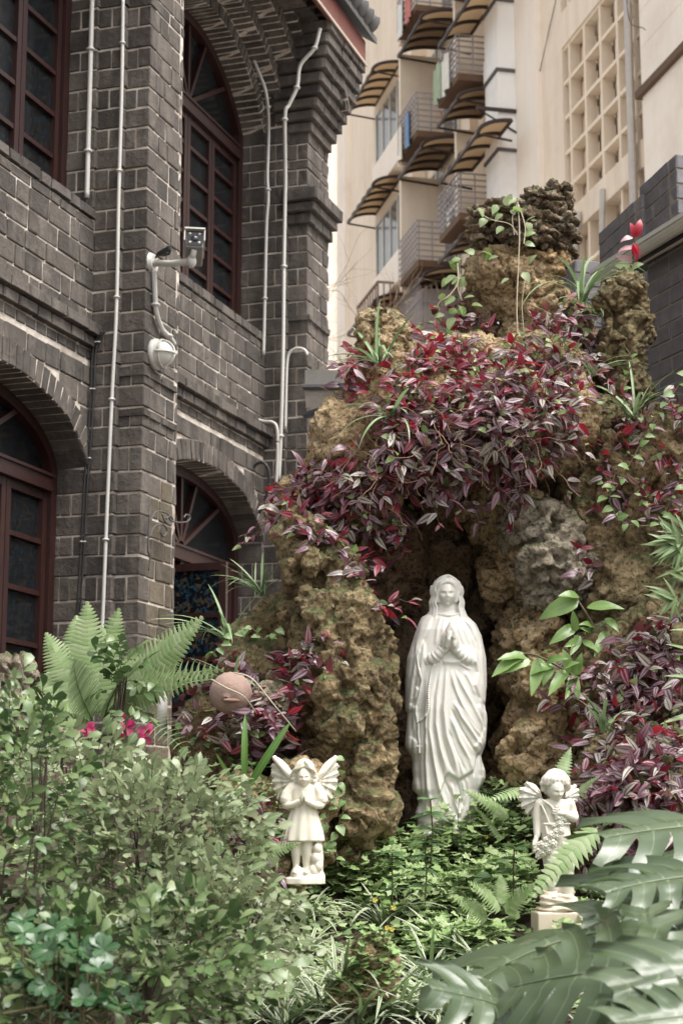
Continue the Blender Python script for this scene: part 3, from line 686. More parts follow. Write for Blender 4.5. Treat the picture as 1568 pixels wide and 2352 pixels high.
for r0, x in ((.045, 0),):
    V = [(-.13+r0*math.cos(t), y, .10+r0*math.sin(t)) for y in (.30, -2.6) for t in T]+[(-.13+(r0-.006)*math.cos(t), y, .10+(r0-.006)*math.sin(t)) for y in (.30, -2.6) for t in T]
    F = []
    for i in range(7): F += [(i, 8+i, 9+i, i+1), (16+i, 17+i, 25+i, 24+i), (i, i+1, 17+i, 16+i), (8+i, 24+i, 25+i, 9+i)]
    F += [(0, 16, 24, 8), (7, 15, 31, 23)]
    m.add(V, F)
m.box((-.182, -2.6, .095), (-.172, .3, .118)); m.build('trough', simple('weathered_zinc', (.50, .49, .44), .5), gut)
m = MB(); m.add([(-.10, .28, .05), (-.10, -2.6, .05), (.5, -2.6, .26), (.5, .28, .26), (-.10, .28, .075), (-.10, -2.6, .075), (.5, -2.6, .29), (.5, .28, .29)], [(0,1,2,3),(7,6,5,4),(0,4,5,1),(3,2,6,7),(0,3,7,4),(1,5,6,2)]); m.build('roof_felt', M_black, gut)
m = MB(); m.tube([(-.06, .2, .07), (-.04, -1, .06), (-.06, -2.6, .07)], .012, 6); m.build('edge_pipe', M_pipe, gut)
# stepped parapet parallel to the apartments
def parapet(dx, dy, Y, wid, length, rows, label):
    p = at(dx, dy, Y); o = thing('brick_parapet', label, 'parapet', (p.x, p.y, 0), AB, 'stepped brick parapet'); L = []; top = p.z
    for r_ in range(rows):
        z = top-.092*(r_+1)+.046; off = (r_ % 2)*.12
        y = 0.11
        while y < length:
            y1 = min(y+.24-(off if y < .12 else 0)*.9, length); L.append(((.05, (y+y1)/2, z), (.10, y1-y-.01, .082), (0, 0, 0), False)); y = y1
        x = 0.0
        while x < wid:
            x1 = min(x+.24-(off if x == 0 else 0), wid); L.append((((x+x1)/2, .05, z), (x1-x-.01, .10, .082), (0, 0, 0), False)); x = x1
    m = MB(); m.box((.006, .006, 0), (wid, length, top-.004)); m.build('mortar_core', M_dmort, o); lay_bricks(o, L, [M_dbrick], nmax=60)
parapet(1471, 445, 10.0, .5, .72, 16, 'middle step of the grey brick parapet behind the rockery spire')
parapet(1318, 595, 11.0, .5, .4, 12, 'lowest step of the grey brick parapet behind the top crag')
parapet(1549, 352, 9.55, .6, .55, 12, 'highest step of the grey brick parapet at the right edge')
# ================================================================ ROCKERY
def mat_rock(name, a, b_, c_, moss=.5, crust=(.30, .26, .20), wet=0):
    b = NB(name); g = b.N('ShaderNodeNewGeometry'); co = g.outputs['Position']
    n = b.math('ADD', b.math('MULTIPLY', b.noise(3.2, 6, .65, co), .5), b.math('MULTIPLY', b.noise(17, 6, .7, co), .5))
    c = b.ramp(n, [(.30, a), (.48, b_), (.66, c_)])
    zn = b.ramp(b.noise(1.7, 4, .6, co), [(.42, (0, 0, 0)), (.62, (1, 1, 1))]); c = b.mix(b.math('MULTIPLY', zn, .3), c, crust)
    cr = b.ramp(b.noise(7, 6, .7, co, .6), [(.5, (0, 0, 0)), (.64, (1, 1, 1))]); c = b.mix(b.math('MULTIPLY', cr, .55), c, crust)
    sp = b.ramp(b.noise(55, 3, .6, co), [(.36, (1, 1, 1)), (.46, (0, 0, 0))]); pz = b.math('LESS_THAN', b.voro(26, vec=co), .16); c = b.mix(b.math('MULTIPLY', pz, .6), c, tuple(x*.5 for x in a))
    c = b.mix(b.math('MULTIPLY', sp, .75), c, tuple(x*.35 for x in a))
    sep = b.N('ShaderNodeSeparateXYZ'); b.L(g.outputs['Normal'], sep.inputs[0])
    up = b.math('MULTIPLY_ADD', sep.outputs[2], .33, b.noise(4.2, 6, .7, co)); mo = b.ramp(up, [(.62-.16*moss, (0, 0, 0)), (.78-.16*moss, (1, 1, 1))])
    mc = b.ramp(b.noise(30, 5, .6, co), [(.3, (.016, .020, .006)), (.55, (.05, .066, .015)), (.75, (.11, .13, .035))])
    c = b.mix(b.math('MULTIPLY', mo, .85), c, mc)
    h = b.math('ADD', b.math('MULTIPLY', b.noise(22, 6, .75, co), .6), b.math('MULTIPLY', b.voro(38, vec=co), .5))
    return b.done(b.pbsdf(c, .9, b.bump(h, 1.0, .03)))
M_rock = mat_rock('ochre_tufa', (.04, .022, .011), (.29, .185, .085), (.60, .455, .275), -.35, (.36, .29, .19))
M_rock_moss = mat_rock('mossy_tufa', (.02, .013, .007), (.13, .086, .038), (.36, .27, .145), .15, (.28, .22, .12))
M_rock_grey = mat_rock('grey_tufa', (.055, .042, .03), (.19, .15, .10), (.38, .33, .25), -.1, (.36, .33, .27))
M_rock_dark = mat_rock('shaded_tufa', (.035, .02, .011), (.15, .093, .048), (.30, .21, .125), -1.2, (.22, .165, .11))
M_rock_crag = mat_rock('dark_crag_tufa', (.028, .019, .012), (.125, .082, .046), (.34, .26, .17), -.35, (.30, .26, .2))
def P_(dx, dy, Y): return at(dx, dy, Y)
def rock(root, name, blobs, mat, voxel=.014, amp=.07, size=.22, pit=.03, strata=0, seed=0, fine=.019, label=None):
    """blobs: (photo x, photo y, depth, half width and half height in photo units, half depth in metres)"""
    pcs = []
    for (dx, dy, Y, rx, rz, ry) in blobs:
        k = PX(Y); pcs.append(ell(P_(dx, dy, Y), (rx*k, ry, rz*k), (RS.uniform(-.25, .25), RS.uniform(-.2, .2), RS.uniform(-.5, .5)), 4))
    V, N, F = remesh(pcs, voxel*2.0, 6)
    # refine: displace coarse, remesh again at the fine voxel, displace fine
    S = seed*7.7
    q = V/size+S; d = 1.45*amp*(.9*fbm(q, 3)+.9*(ridged(q*.8+5, 3)-.35)) - amp*1.9*np.clip(perlin(q*1.7+40)-.10, 0, 1)*2
    V = V+N*d[:, None]
    V, N, F = remesh([(V, F)], voxel, 1)
    q = V/size+S
    w1, w2 = worley(q*2.2+fbm(q*2, 2)[:, None]*.4); edge = np.clip((w2-w1)/.35, 0, 1)
    hole = np.clip(1-w1/.42, 0, 1)
    d = pit*.3*(1-edge)**2 - pit*1.5*hole*(perlin(q*1.1+9) > -.05) + .017*(ridged(V/.12+S, 3)-.4)
    zone = np.clip(.75+1.5*perlin(V/.30+S+50), .12, 1.6); d *= .35+.75*zone
    d += zone*(fine*fbm(V/.055+S, 4, .6) + fine*.5*(ridged(V/.03+S, 2)-.4))
    d -= .035*np.exp(-(perlin(q*.75+3)/.03)**2) + .02*np.exp(-(perlin(q*1.9+11)/.05)**2)
    pw1, pw2 = worley(q*1.05+fbm(q*1.5, 2)[:, None]*.25+20); d += .013*np.clip((pw2-pw1)/.12, 0, 1) - .008
    if strata:
        zz = V[:, 2]/.052+1.3*fbm(V/.16+S, 2)+.8*V[:, 0]; f = zz-np.floor(zz); d += strata*(np.clip(np.sin(f*math.pi), 0, 1)**.5-.75)-strata*1.1*(f < .2)*(perlin(V/.09+S) > -.15)
    V = V+N*d[:, None]
    o = link(name, mesh_np(name, V, F, True, None, mat), root, True)
    if label: o['label'] = label
    return o
gb = at(1100, 1950, 7.8)
grotto = thing('rock_grotto', 'tall rockery grotto of ochre tufa with a dark niche behind the white statue', 'grotto', (gb.x, gb.y, 1.3))
ROCKS = []
def G(*a, **k): o = rock(grotto, *a, **k); ROCKS.append(o); return o
G('pillar_rock', [(792, 1500, 7.30, 92, 160, .22), (805, 1690, 7.28, 92, 210, .25), (842, 1870, 7.22, 60, 165, .19), (745, 1380, 7.4, 88, 150, .2), (700, 1275, 7.42, 58, 95, .14), (855, 1600, 7.3, 46, 130, .16), (800, 1960, 7.3, 80, 120, .2)], M_rock_moss, voxel=.0105, amp=.06, seed=1, fine=.026, pit=.05)
G('lintel_rock', [(830, 1060, 7.75, 105, 170, .3), (960, 985, 7.75, 160, 125, .34), (1130, 985, 7.75, 170, 120, .34), (930, 900, 7.9, 130, 95, .28), (1210, 900, 7.95, 150, 115, .3), (700, 1180, 7.8, 85, 90, .2), (1060, 870, 7.95, 140, 100, .28), (1290, 980, 7.85, 90, 140, .26)], M_rock, amp=.05, seed=2)
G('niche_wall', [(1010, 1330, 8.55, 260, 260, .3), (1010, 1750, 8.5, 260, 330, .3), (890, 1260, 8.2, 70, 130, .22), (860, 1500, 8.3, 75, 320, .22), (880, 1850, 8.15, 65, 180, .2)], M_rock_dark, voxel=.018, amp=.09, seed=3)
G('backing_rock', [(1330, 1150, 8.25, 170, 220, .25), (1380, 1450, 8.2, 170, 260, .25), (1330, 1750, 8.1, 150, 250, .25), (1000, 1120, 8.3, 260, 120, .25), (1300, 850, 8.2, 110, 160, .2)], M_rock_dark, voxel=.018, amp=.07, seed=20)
G('boulder', [(1205, 1290, 8.05, 90, 130, .26), (1160, 1180, 7.98, 105, 65, .24)], M_rock, voxel=.0115, seed=4, fine=.026, pit=.05)
G('boulder', [(1285, 1300, 7.72, 90, 95, .22), (1240, 1235, 7.8, 85, 85, .2)], M_rock_grey, voxel=.0105, amp=.055, seed=5, fine=.026, pit=.05)
G('boulder', [(1228, 1520, 8.05, 80, 130, .26), (1205, 1770, 8.05, 62, 170, .24)], M_rock, amp=.06, seed=6)
G('boulder', [(1275, 1650, 7.72, 92, 165, .24), (1245, 1500, 7.8, 75, 105, .2), (1235, 1760, 7.6, 70, 90, .2)], M_rock, voxel=.0105, amp=.06, seed=7, fine=.026, pit=.05)
G('buttress_rock', [(1400, 1130, 7.9, 105, 200, .28), (1420, 1380, 7.8, 105, 190, .28), (1500, 1300, 7.75, 110, 260, .26), (1370, 1430, 7.8, 70, 120, .2), (1530, 1080, 7.7, 70, 150, .2)], M_rock_moss, amp=.06, seed=8)
G('slope_rock', [(1420, 1660, 7.5, 105, 230, .28), (1530, 1600, 7.5, 120, 230, .3), (1480, 1900, 7.1, 150, 240, .35), (1390, 1900, 7.3, 95, 190, .26)], M_rock_moss, voxel=.016, amp=.06, seed=9)
G('spire_rock', [(1432, 690, 7.95, 46, 62, .11), (1440, 760, 7.95, 42, 70, .11), (1412, 790, 7.93, 30, 60, .09), (1428, 860, 7.95, 44, 80, .12), (1450, 930, 7.95, 50, 90, .13), (1415, 960, 7.9, 50, 80, .12), (1440, 1030, 7.9, 70, 110, .16)], M_rock_moss, voxel=.010, amp=.05, size=.13, seed=10)
G('spire_rock', [(872, 755, 7.8, 34, 58, .09), (856, 800, 7.8, 28, 60, .09), (914, 785, 7.8, 22, 50, .08), (880, 840, 7.78, 58, 70, .13)], M_rock, voxel=.009, amp=.05, size=.11, seed=11)
G('top_crag', [(1250, 480, 8.1, 56, 42, .16), (1270, 520, 8.1, 46, 50, .16), (1180, 520, 8.1, 98, 40, .2), (1215, 556, 8.1, 108, 26, .2), (1302, 556, 8.1, 34, 12, .08), (1118, 532, 8.1, 40, 46, .12)], M_rock_crag, voxel=.008, amp=.035, size=.12, strata=.026, pit=.04, seed=12)
G('top_crag', [(1185, 618, 8.12, 122, 46, .22), (1150, 640, 8.08, 80, 52, .18), (1215, 690, 8.12, 92, 65, .2), (1225, 765, 8.1, 70, 75, .18)], M_rock, voxel=.011, amp=.04, size=.18, seed=13)
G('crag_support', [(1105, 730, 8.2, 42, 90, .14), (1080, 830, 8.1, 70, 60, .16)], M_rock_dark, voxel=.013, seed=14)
lm = thing('rock_mound', 'low earthy rock mound at the grotto foot beside the church window', 'rocks', at(600, 1900, 7.4))
for a in ((('boulder', [(640, 1480, 7.75, 100, 105, .24), (590, 1590, 7.7, 115, 110, .26), (520, 1720, 7.55, 110, 130, .26), (680, 1640, 7.55, 80, 150, .22)], M_rock_moss), dict(voxel=.016, amp=.05, seed=15)),
          (('boulder', [(625, 1620, 7.2, 45, 50, .10), (560, 1680, 7.2, 50, 28, .1)], M_rock_grey), dict(voxel=.011, amp=.03, size=.12, seed=16)),
          (('boulder', [(690, 1880, 7.05, 85, 120, .2), (560, 1900, 7.0, 90, 110, .2), (620, 2010, 6.8, 90, 70, .2)], M_rock), dict(voxel=.016, seed=17))):
    ROCKS.append(rock(lm, *a[0], **a[1]))
lr = thing('garden_stone', 'pale pitted limestone standing at the left edge before the church', 'rock', at(30, 1680, 6.4))
ROCKS.append(rock(lr, 'stone_body', [(20, 1590, 6.4, 52, 85, .12), (50, 1640, 6.4, 34, 60, .1), (-20, 1640, 6.4, 50, 90, .12)], M_rock_grey, voxel=.010, amp=.035, size=.12, seed=18))
fr = thing('garden_stone', 'small brown stone half buried among the striped grass in front', 'rock', at(850, 2240, 5.6))
ROCKS.append(rock(fr, 'stone_body', [(850, 2235, 5.6, 52, 80, .12), (820, 2290, 5.6, 50, 60, .12)], M_rock, voxel=.010, amp=.03, size=.12, seed=19))
dg = bpy.context.evaluated_depsgraph_get()
BV = [BVHTree.FromObject(o, dg) for o in ROCKS]; BVB = BVHTree.FromObject(bed, dg)
print('rock faces', sum(len(o.data.polygons) for o in ROCKS))
def cast(dx, dy, withbed=True):
    """first surface of rocks or bed behind a photo point"""
    d = ray(dx, dy).normalized(); best = None
    for t in BV+([BVB] if withbed else []):
        h = t.ray_cast(CAM, d, 30)
        if h[0] is not None and (best is None or h[3] < best[2]): best = (h[0], h[1], h[3])
    return best
# ================================================================ STATUES
def mat_marble(name, col, rough=.42, tint=(.55, .47, .33), amt=.25):
    b = NB(name); g = b.N('ShaderNodeNewGeometry').outputs['Position']
    mp = b.N('ShaderNodeMapping'); mp.inputs['Scale'].default_value = (14, 14, 2.2); b.L(g, mp.inputs['Vector'])
    n = b.noise(9, 5, .6, g); st = b.ramp(b.noise(1.6, 6, .7, mp.outputs[0]), [(.5, (0, 0, 0)), (.72, (1, 1, 1))])
    c = b.mix(n, tuple(x*.96 for x in col), col); c = b.mix(b.math('MULTIPLY', st, amt), c, tint)
    sp = b.math('LESS_THAN', b.voro(42, vec=g), .07); c = b.mix(b.math('MULTIPLY', sp, .35), c, (.25, .2, .14))
    return b.done(b.pbsdf(c, rough, b.bump(b.noise(160, 3, .6, g), .12, .001), Subsurface_Weight=.15, Subsurface_Scale=.012))
M_marble = mat_marble('white_marble', (.70, .68, .63), .38, (.52, .46, .35), .14); M_resin = mat_marble('ivory_resin', (.68, .635, .53), .5, (.52, .44, .29), .32)
M_cast = mat_marble('weathered_cast_stone', (.585, .555, .485), .6, (.45, .38, .27), .35); M_base = mat_marble('stained_plinth', (.58, .50, .40), .7, (.36, .27, .17), .6)
def face_head(c, s, tilt=0., turn=0., amp=1.35):
    """a face looking towards -y; s = half width of the face; returns closed (V,F)"""
    V, F = ico(5); V = V.copy(); x, y, z = V.T; P = V*np.array([1.0, 1.22, 1.42])
    fr = np.clip(-y, 0, 1)
    def gs(cx, cz, wx, wz): return np.exp(-((P[:, 0]-cx)/wx)**2-((P[:, 2]-cz)/wz)**2)*(fr > .15)
    jaw = np.clip((-.35-P[:, 2])/1.0, 0, 1); P[:, 0] *= 1-.34*jaw; P[:, 1] *= 1-.10*jaw
    d = np.zeros(len(P))
    d -= .17*(gs(.40, .14, .25, .15)+gs(-.40, .14, .25, .15))            # eye sockets
    d += .075*(gs(.39, .10, .15, .075)+gs(-.39, .10, .15, .075))         # lids
    d += .06*(gs(.40, .36, .30, .07)+gs(-.40, .36, .30, .07))            # brows
    d += .20*np.exp(-(P[:, 0]/.105)**2)*np.clip((.36-P[:, 2])/.62, 0, 1)*(P[:, 2] > -.27)*(fr > .3)  # nose
    d += .07*(gs(.13, -.24, .07, .06)+gs(-.13, -.24, .07, .06))
    d += .085*gs(0, -.50, .22, .055)+.085*gs(0, -.645, .17, .06)-.08*gs(0, -.575, .26, .028)-.06*gs(0, -.80, .25, .06)
    d += .11*gs(0, -1.02, .24, .17)+.05*(gs(.52, -.25, .26, .26)+gs(-.52, -.25, .26, .26))
    P[:, 1] -= amp*d
    M = Matrix.Translation(c) @ Matrix.Rotation(turn, 4, 'Z') @ Matrix.Rotation(tilt, 4, 'X') @ Matrix.Scale(s, 4)
    return xf(M, P), F
def hand(base, up, side, s, spread=.12, curl=.0):
    """one praying hand: palm and five fingers; base = wrist, up = finger direction, side = palm normal (towards the other hand)"""
    base, up, side = (np.asarray(q, float) for q in (base, up, side)); up = up/np.linalg.norm(up); w = np.cross(up, side); w /= np.linalg.norm(w); side = np.cross(w, up)
    out = [rtube([base, base+up*s*.25, base+up*s*.5], [s*.15, s*.20, s*.19])]
    for i, (o, L) in enumerate(zip((-.235, -.08, .075, .22), (.42, .50, .47, .36))):
        b0 = base+up*s*.45+w*o*s; b1 = b0+up*s*L*.55+w*o*s*spread-side*s*.02; b2 = b0+up*s*L*1.08+w*o*s*spread*1.2+side*s*.05
        out.append(rtube([b0, b1, b2], [s*.085, s*.075, s*.055], 10))
        out.append(ell(base+up*s*.28+w*o*s*.9, (s*.09, s*.09, s*.24), (0, 0, 0), 2))
    t0 = base+up*s*.15-w*s*.22; out.append(rtube([t0, t0+up*s*.25-w*s*.10+side*s*.03, t0+up*s*.50-w*s*.05+side*s*.06], [s*.095, s*.08, s*.06], 10))
    return out
# ---------------------------------------------------------------- the praying woman in the niche (k metres per unit of the measured close-up)
K = .000549
def mx(x): return (x-520)*K
def mz(y): return (2240-y)*K
SIL = [(420,-150,150),(450,-200,180),(500,-220,225),(600,-256,270),(700,-288,288),(780,-314,303),(900,-325,305),(1000,-328,305),(1120,-328,292),(1150,-328,283),(1185,-326,290),(1215,-312,300),(1260,-316,303),(1330,-322,300),(1400,-328,292),(1455,-333,286),(1490,-326,275),(1550,-285,252),(1600,-274,262),(1660,-278,282),(1720,-272,284),(1770,-280,262),(1810,-276,236),(1850,-238,230),(1920,-232,214),(1990,-258,210),(2030,-240,212),(2080,-240,215),(2150,-235,215)]
sy = np.array([a for a, b, c in SIL]); sl = np.array([b for a, b, c in SIL]); sr = np.array([c for a, b, c in SIL])
nz, nth = 430, 300
yy = np.linspace(405, 2160, nz); th = np.linspace(-math.pi, math.pi, nth, endpoint=False)
LL = np.interp(yy, sy, sl); RR = np.interp(yy, sy, sr)
dep = np.interp(yy, [405, 470, 560, 760, 900, 1200, 1600, 2000, 2160], [70, 125, 175, 205, 205, 200, 205, 215, 205])
TH, YY = np.meshgrid(th, yy); sx = np.sin(TH); cx = np.cos(TH)
XX = np.where(sx < 0, -LL[:, None]*sx*-1*-1, RR[:, None]*sx); XX = np.where(sx < 0, LL[:, None]*(-sx), RR[:, None]*sx)
DD = dep[:, None]*np.sign(cx)*np.abs(cx)**.75                     # + = towards the viewer
D = np.zeros_like(XX); front = np.clip(cx*1.6, 0, 1); XI = XX+520
def curve(pts): p = np.array(pts, float); return np.interp(YY, p[:, 0], p[:, 1], left=np.nan, right=np.nan)
def fold(pts, amp, wd, side=0):
    """ridge (or groove for negative amp) along x = f(y)"""
    global D
    c = curve(pts); u = (XI-c)/wd; g = np.exp(-u*u)
    if side: g = np.where(u*side > 0, np.exp(-(u/2.6)**2), np.exp(-(u/.6)**2))
    p = np.array(pts, float); t = (YY-p[0, 0])/(p[-1, 0]-p[0, 0]); fade = np.clip(np.minimum(t, 1-t)*7, 0, 1)
    D += np.nan_to_num(.82*amp*g*fade)*front
# mantle edges stand proud of the dress on both sides (zigzag hems)
eL = curve([(420, 420), (480, 400), (560, 370), (640, 325), (700, 330), (760, 330), (830, 325), (900, 318), (960, 300), (1010, 262), (1040, 285), (1100, 262), (1140, 222), (1180, 262), (1240, 272), (1300, 262), (1400, 222), (1440, 262), (1500, 262), (1560, 262), (1640, 262), (1720, 268), (1800, 280), (2000, 288), (2150, 285)])
eR = curve([(420, 620), (480, 640), (560, 700), (640, 705), (720, 728), (800, 712), (900, 742), (1000, 705), (1100, 752), (1180, 735), (1260, 775), (1330, 790), (1400, 760), (1480, 700), (1540, 740), (1600, 730), (1700, 760), (1800, 730), (2000, 720), (2150, 715)])
sm = lambda q: 1/(1+np.exp(-q/4.5))
D += 26*np.nan_to_num(np.maximum(sm(eL-XI), sm(XI-eR)))*np.clip(cx*3+.6, 0, 1)*np.clip((YY-430)/80, 0, 1)
for e, sg in ((eL, -1), (eR, 1)):
    es = np.where(np.isnan(e), 0, e); es = (es+np.roll(es, 14, 0)+np.roll(es, -14, 0)+np.roll(es, 28, 0)+np.roll(es, -28, 0)+np.roll(es, 42, 0)+np.roll(es, -42, 0))/7
    for k, (o, a) in enumerate(((30, -15), (56, 10), (84, -11))):
        D += a*np.exp(-((XI-(es+sg*o*(1+.15*np.sin(YY/120+k*2))))/11)**2)*np.clip(cx*2, 0, 1)*np.clip((YY-620)/80, 0, 1)*np.clip((2100-YY)/100, 0, 1)
# dress folds
for pts, a, wd, sd in [
    ([(840, 500), (1000, 485), (1200, 470), (1400, 488), (1560, 540), (1720, 575)], 24, 15, 0), ([(850, 455), (1100, 418), (1300, 410), (1500, 440), (1690, 492)], 26, 15, 0),
    ([(860, 425), (1100, 372), (1350, 360), (1600, 395), (1800, 430), (1950, 480), (2040, 560)], 26, 15, 0), ([(900, 385), (1200, 332), (1500, 330), (1800, 345), (2050, 395)], 22, 14, 0),
    ([(950, 345), (1300, 300), (1700, 300), (2050, 320)], 16, 12, 0), ([(1350, 392), (1550, 425), (1750, 470), (1900, 545)], -20, 10, 0), ([(1150, 440), (1400, 452), (1600, 505), (1700, 540)], -20, 10, 0),
    ([(880, 530), (1050, 560), (1200, 625), (1350, 720), (1450, 790)], 24, 15, 0), ([(880, 560), (1000, 610), (1150, 690), (1300, 765), (1420, 800)], 22, 14, 0), ([(1130, 545), (1250, 600), (1380, 690), (1500, 770)], 24, 14, 0),
    ([(1180, 520), (1350, 600), (1480, 680), (1560, 745)], -18, 10, 0), ([(1000, 535), (1150, 590), (1280, 675), (1400, 760)], -20, 10, 0), ([(1250, 520), (1450, 590), (1580, 660), (1690, 690)], 22, 14, 0), ([(1350, 500), (1550, 570), (1680, 630)], -18, 9, 0),
    ([(1400, 520), (1580, 580), (1720, 610)], 16, 10, 0), ([(900, 640), (1000, 690), (1080, 715)], 16, 12, 0), ([(840, 600), (880, 680)], 14, 12, 0),
    ([(1700, 640), (1850, 660), (2040, 640)], 20, 13, 0), ([(1660, 700), (1850, 705), (2040, 690)], 18, 13, 0), ([(1740, 560), (1880, 600), (1960, 615)], -16, 10, 0), ([(1760, 520), (1900, 545), (2030, 590)], 22, 13, 0), ([(1720, 600), (1860, 630), (1960, 600), (2040, 560)], 16, 11, 0),
    ([(440, 470), (560, 430), (700, 415)], 14, 13, 0), ([(440, 495), (560, 470), (690, 455)], 12, 11, 0), ([(440, 575), (560, 600), (690, 640)], 14, 12, 0), ([(440, 605), (560, 640), (690, 690)], 14, 12, 0), ([(445, 545), (560, 560), (680, 585)], 10, 10, 0),
    ([(470, 410), (600, 345), (690, 310)], -14, 9, 0), ([(470, 640), (560, 690), (680, 735)], -14, 9, 0), ([(480, 330), (640, 290), (760, 250)], 12, 14, 0), ([(480, 705), (640, 760), (760, 790)], 12, 14, 0)]: fold(pts, a, wd, sd)
# sash, upper skirt that ends in a pointed hem over the under-skirt
D += 14*np.exp(-((YY-822)/20)**2)*front*(np.abs(XI-600) < 130)
hem = np.interp(XI, [380, 420, 480, 500, 575, 690, 720, 760, 800], [1990, 1900, 1700, 1690, 1738, 1672, 1560, 1500, 1440]); D += 30*sm((hem-YY)*1.0)*front*np.clip((YY-900)/300, 0, 1)*(XI > 330)*(XI < 800)
D += 16*np.exp(-((YY-2050-18*np.sin(XI/45))/24)**2)*front
# back: long soft folds
D += np.clip(-cx, 0, 1)*10*np.sin(TH*11+YY/260)*np.clip((YY-600)/300, 0, 1)
Xm = mx(XI+D*sx*.35); Ym = -(DD+D*np.clip(np.abs(cx), .25, 1)*np.sign(cx+.3))*K; Zm = mz(YY)
bodyV = np.stack([Xm, Ym, Zm], -1).reshape(-1, 3); ix = np.arange(nz*nth).reshape(nz, nth); ix2 = np.roll(ix, -1, 1)
bodyF = np.stack([ix[:-1], ix[1:], ix2[1:], ix2[:-1]], -1).reshape(-1, 4)
top = np.array([[mx(520), 0, mz(405)], [mx(520), 0, mz(2160)]]); nb = len(bodyV); bodyV = np.vstack([bodyV, top])
capF = np.array([(nb, ix[0, j], ix2[0, j]) for j in range(nth)]+[(nb+1, ix2[-1, j], ix[-1, j]) for j in range(nth)])
pcs = [(bodyV, bodyF, capF)]
fc = np.array([mx(519), -62*K, mz(272)])
pcs.append(face_head(fc, 75*K, R(7), R(-3), 1.6))
pcs.append(ell((mx(521), 0, mz(240)), (114*K, 122*K, 136*K), l=4))             # veil behind the head
pcs.append(ell((mx(522), 30*K, mz(380)), (138*K, 105*K, 150*K), l=4))
pcs.append(rtube([(mx(520), -20*K, mz(345)), (mx(520), -25*K, mz(400)), (mx(522), -20*K, mz(450))], [50*K, 48*K, 60*K]))  # neck
pcs.append(rtube(spline([(mx(440), -88*K, mz(432)), (mx(522), -118*K, mz(446)), (mx(605), -88*K, mz(432))], 10), 12*K, 8))
# hair under the veil, veil rim with zigzag folds down to the shoulders
for pts, r0, r1 in [([(515, -128, 175), (470, -118, 195), (446, -92, 250), (448, -80, 330)], 16, 14), ([(520, -128, 172), (565, -118, 195), (590, -92, 250), (588, -78, 330)], 16, 14), ([(505, -122, 160), (455, -104, 190), (430, -72, 250)], 16, 12), ([(535, -122, 160), (585, -104, 190), (606, -72, 250)], 16, 12)]:
    Pq = spline([(mx(a), b*K, mz(c)) for a, b, c in pts], 14); pcs.append(rtube(Pq, np.linspace(r0, r1, 14)*K, 8))
rim = [(520, -118, 124), (478, -118, 140), (442, -102, 165), (426, -90, 205), (424, -86, 245), (436, -86, 290), (424, -84, 335), (436, -88, 380), (430, -98, 425), (416, -110, 478)]
rimR = [(520, -118, 124), (562, -118, 140), (600, -102, 168), (618, -90, 205), (624, -86, 245), (610, -86, 285), (622, -84, 330), (612, -90, 375), (622, -98, 425), (634, -110, 475)]
pcs.append(rtube(spline([(mx(a), b*K, mz(c)) for a, b, c in rim[::-1]+rimR[1:]], 110), 9*K, 8))
for q, sg in ((rim, -1), (rimR, 1)):
    pcs.append(rtube(spline([(mx(a+sg*14), (b+22)*K, mz(c)) for a, b, c in q[2:]], 50), np.linspace(8, 20, 50)*K, 10))
    pcs.append(rtube(spline([(mx(a+sg*22), (b+60)*K, mz(c)) for a, b, c in q[3:]], 40), np.linspace(14, 38, 40)*K, 10))
# sleeves (ringed folds), wrists and hands pressed together
for sg, el, wr in ((-1, (300, 60, 800), (478, 215, 712)), (1, (738, 60, 795), (566, 215, 715))):
    A_ = np.array([mx(el[0]), -el[1]*K, mz(el[2])]); B_ = np.array([mx(wr[0]), -wr[1]*K, mz(wr[2])]); t = np.linspace(0, 1, 60)
    P_l = A_+(B_-A_)*t[:, None]; P_l[:, 2] -= .022*np.sin(t*math.pi); P_l[:, 1] -= .02*np.sin(t*math.pi)
    rr = (66-30*t+3.2*np.sin(t*36+t*t*9)*np.clip(t*3, 0, 1)+1.5*np.sin(t*71))*K; rr[-3:] += 5*K; pcs.append(rtube(P_l, rr, 18))
    pcs.append(rtube([A_+np.array([sg*-.035, .05, .10]), A_+np.array([sg*-.008, .015, .04]), A_], [30*K, 58*K, 62*K], 16))
    hb = np.array([mx(520+sg*38), -226*K, mz(728)]); tipv = np.array([mx(524+sg*9), -262*K, mz(505)])
    pcs += hand(hb, tipv-hb, (-sg, 0, .12), .118, .02)
    pcs.append(rtube([B_, hb], [26*K, 28*K], 10))
# foot of the statue: cloud-like base with a rose
for (a, b, c, rx, ry, rz) in [(400, 60, 2165, 150, 150, 62), (560, 90, 2170, 150, 130, 62), (660, 20, 2165, 120, 150, 66), (480, -60, 2160, 180, 150, 70), (330, -10, 2185, 95, 110, 48), (520, 0, 2205, 250, 210, 45), (700, 40, 2200, 90, 120, 45), (430, 130, 2195, 90, 80, 40), (620, 130, 2195, 90, 70, 40)]: pcs.append(ell((mx(a), -b*K, mz(c)), (rx*K, ry*K, rz*K), l=4))
for k in range(9): a = k*2.4; pcs.append(ell((mx(545)+math.cos(a)*.010*(k/5), -.125+math.sin(a)*.004, mz(2105)+math.sin(a)*.009*(k/5)), (.010, .008, .010), (0, a, 0), 2))
V, N, F = remesh(pcs, .0031, 1)
sp = at(1030, 1942, 7.6)
mary = thing('madonna_statue', 'white marble statue of a praying veiled woman standing in the rock niche', 'statue', sp, R(3))
link('figure', mesh_np('figure', V, F, True, None, M_marble), mary)
bvm = BVHTree.FromPolygons([tuple(v) for v in V], [tuple(int(i) for i in f) for f in F])
bead = MB(); 
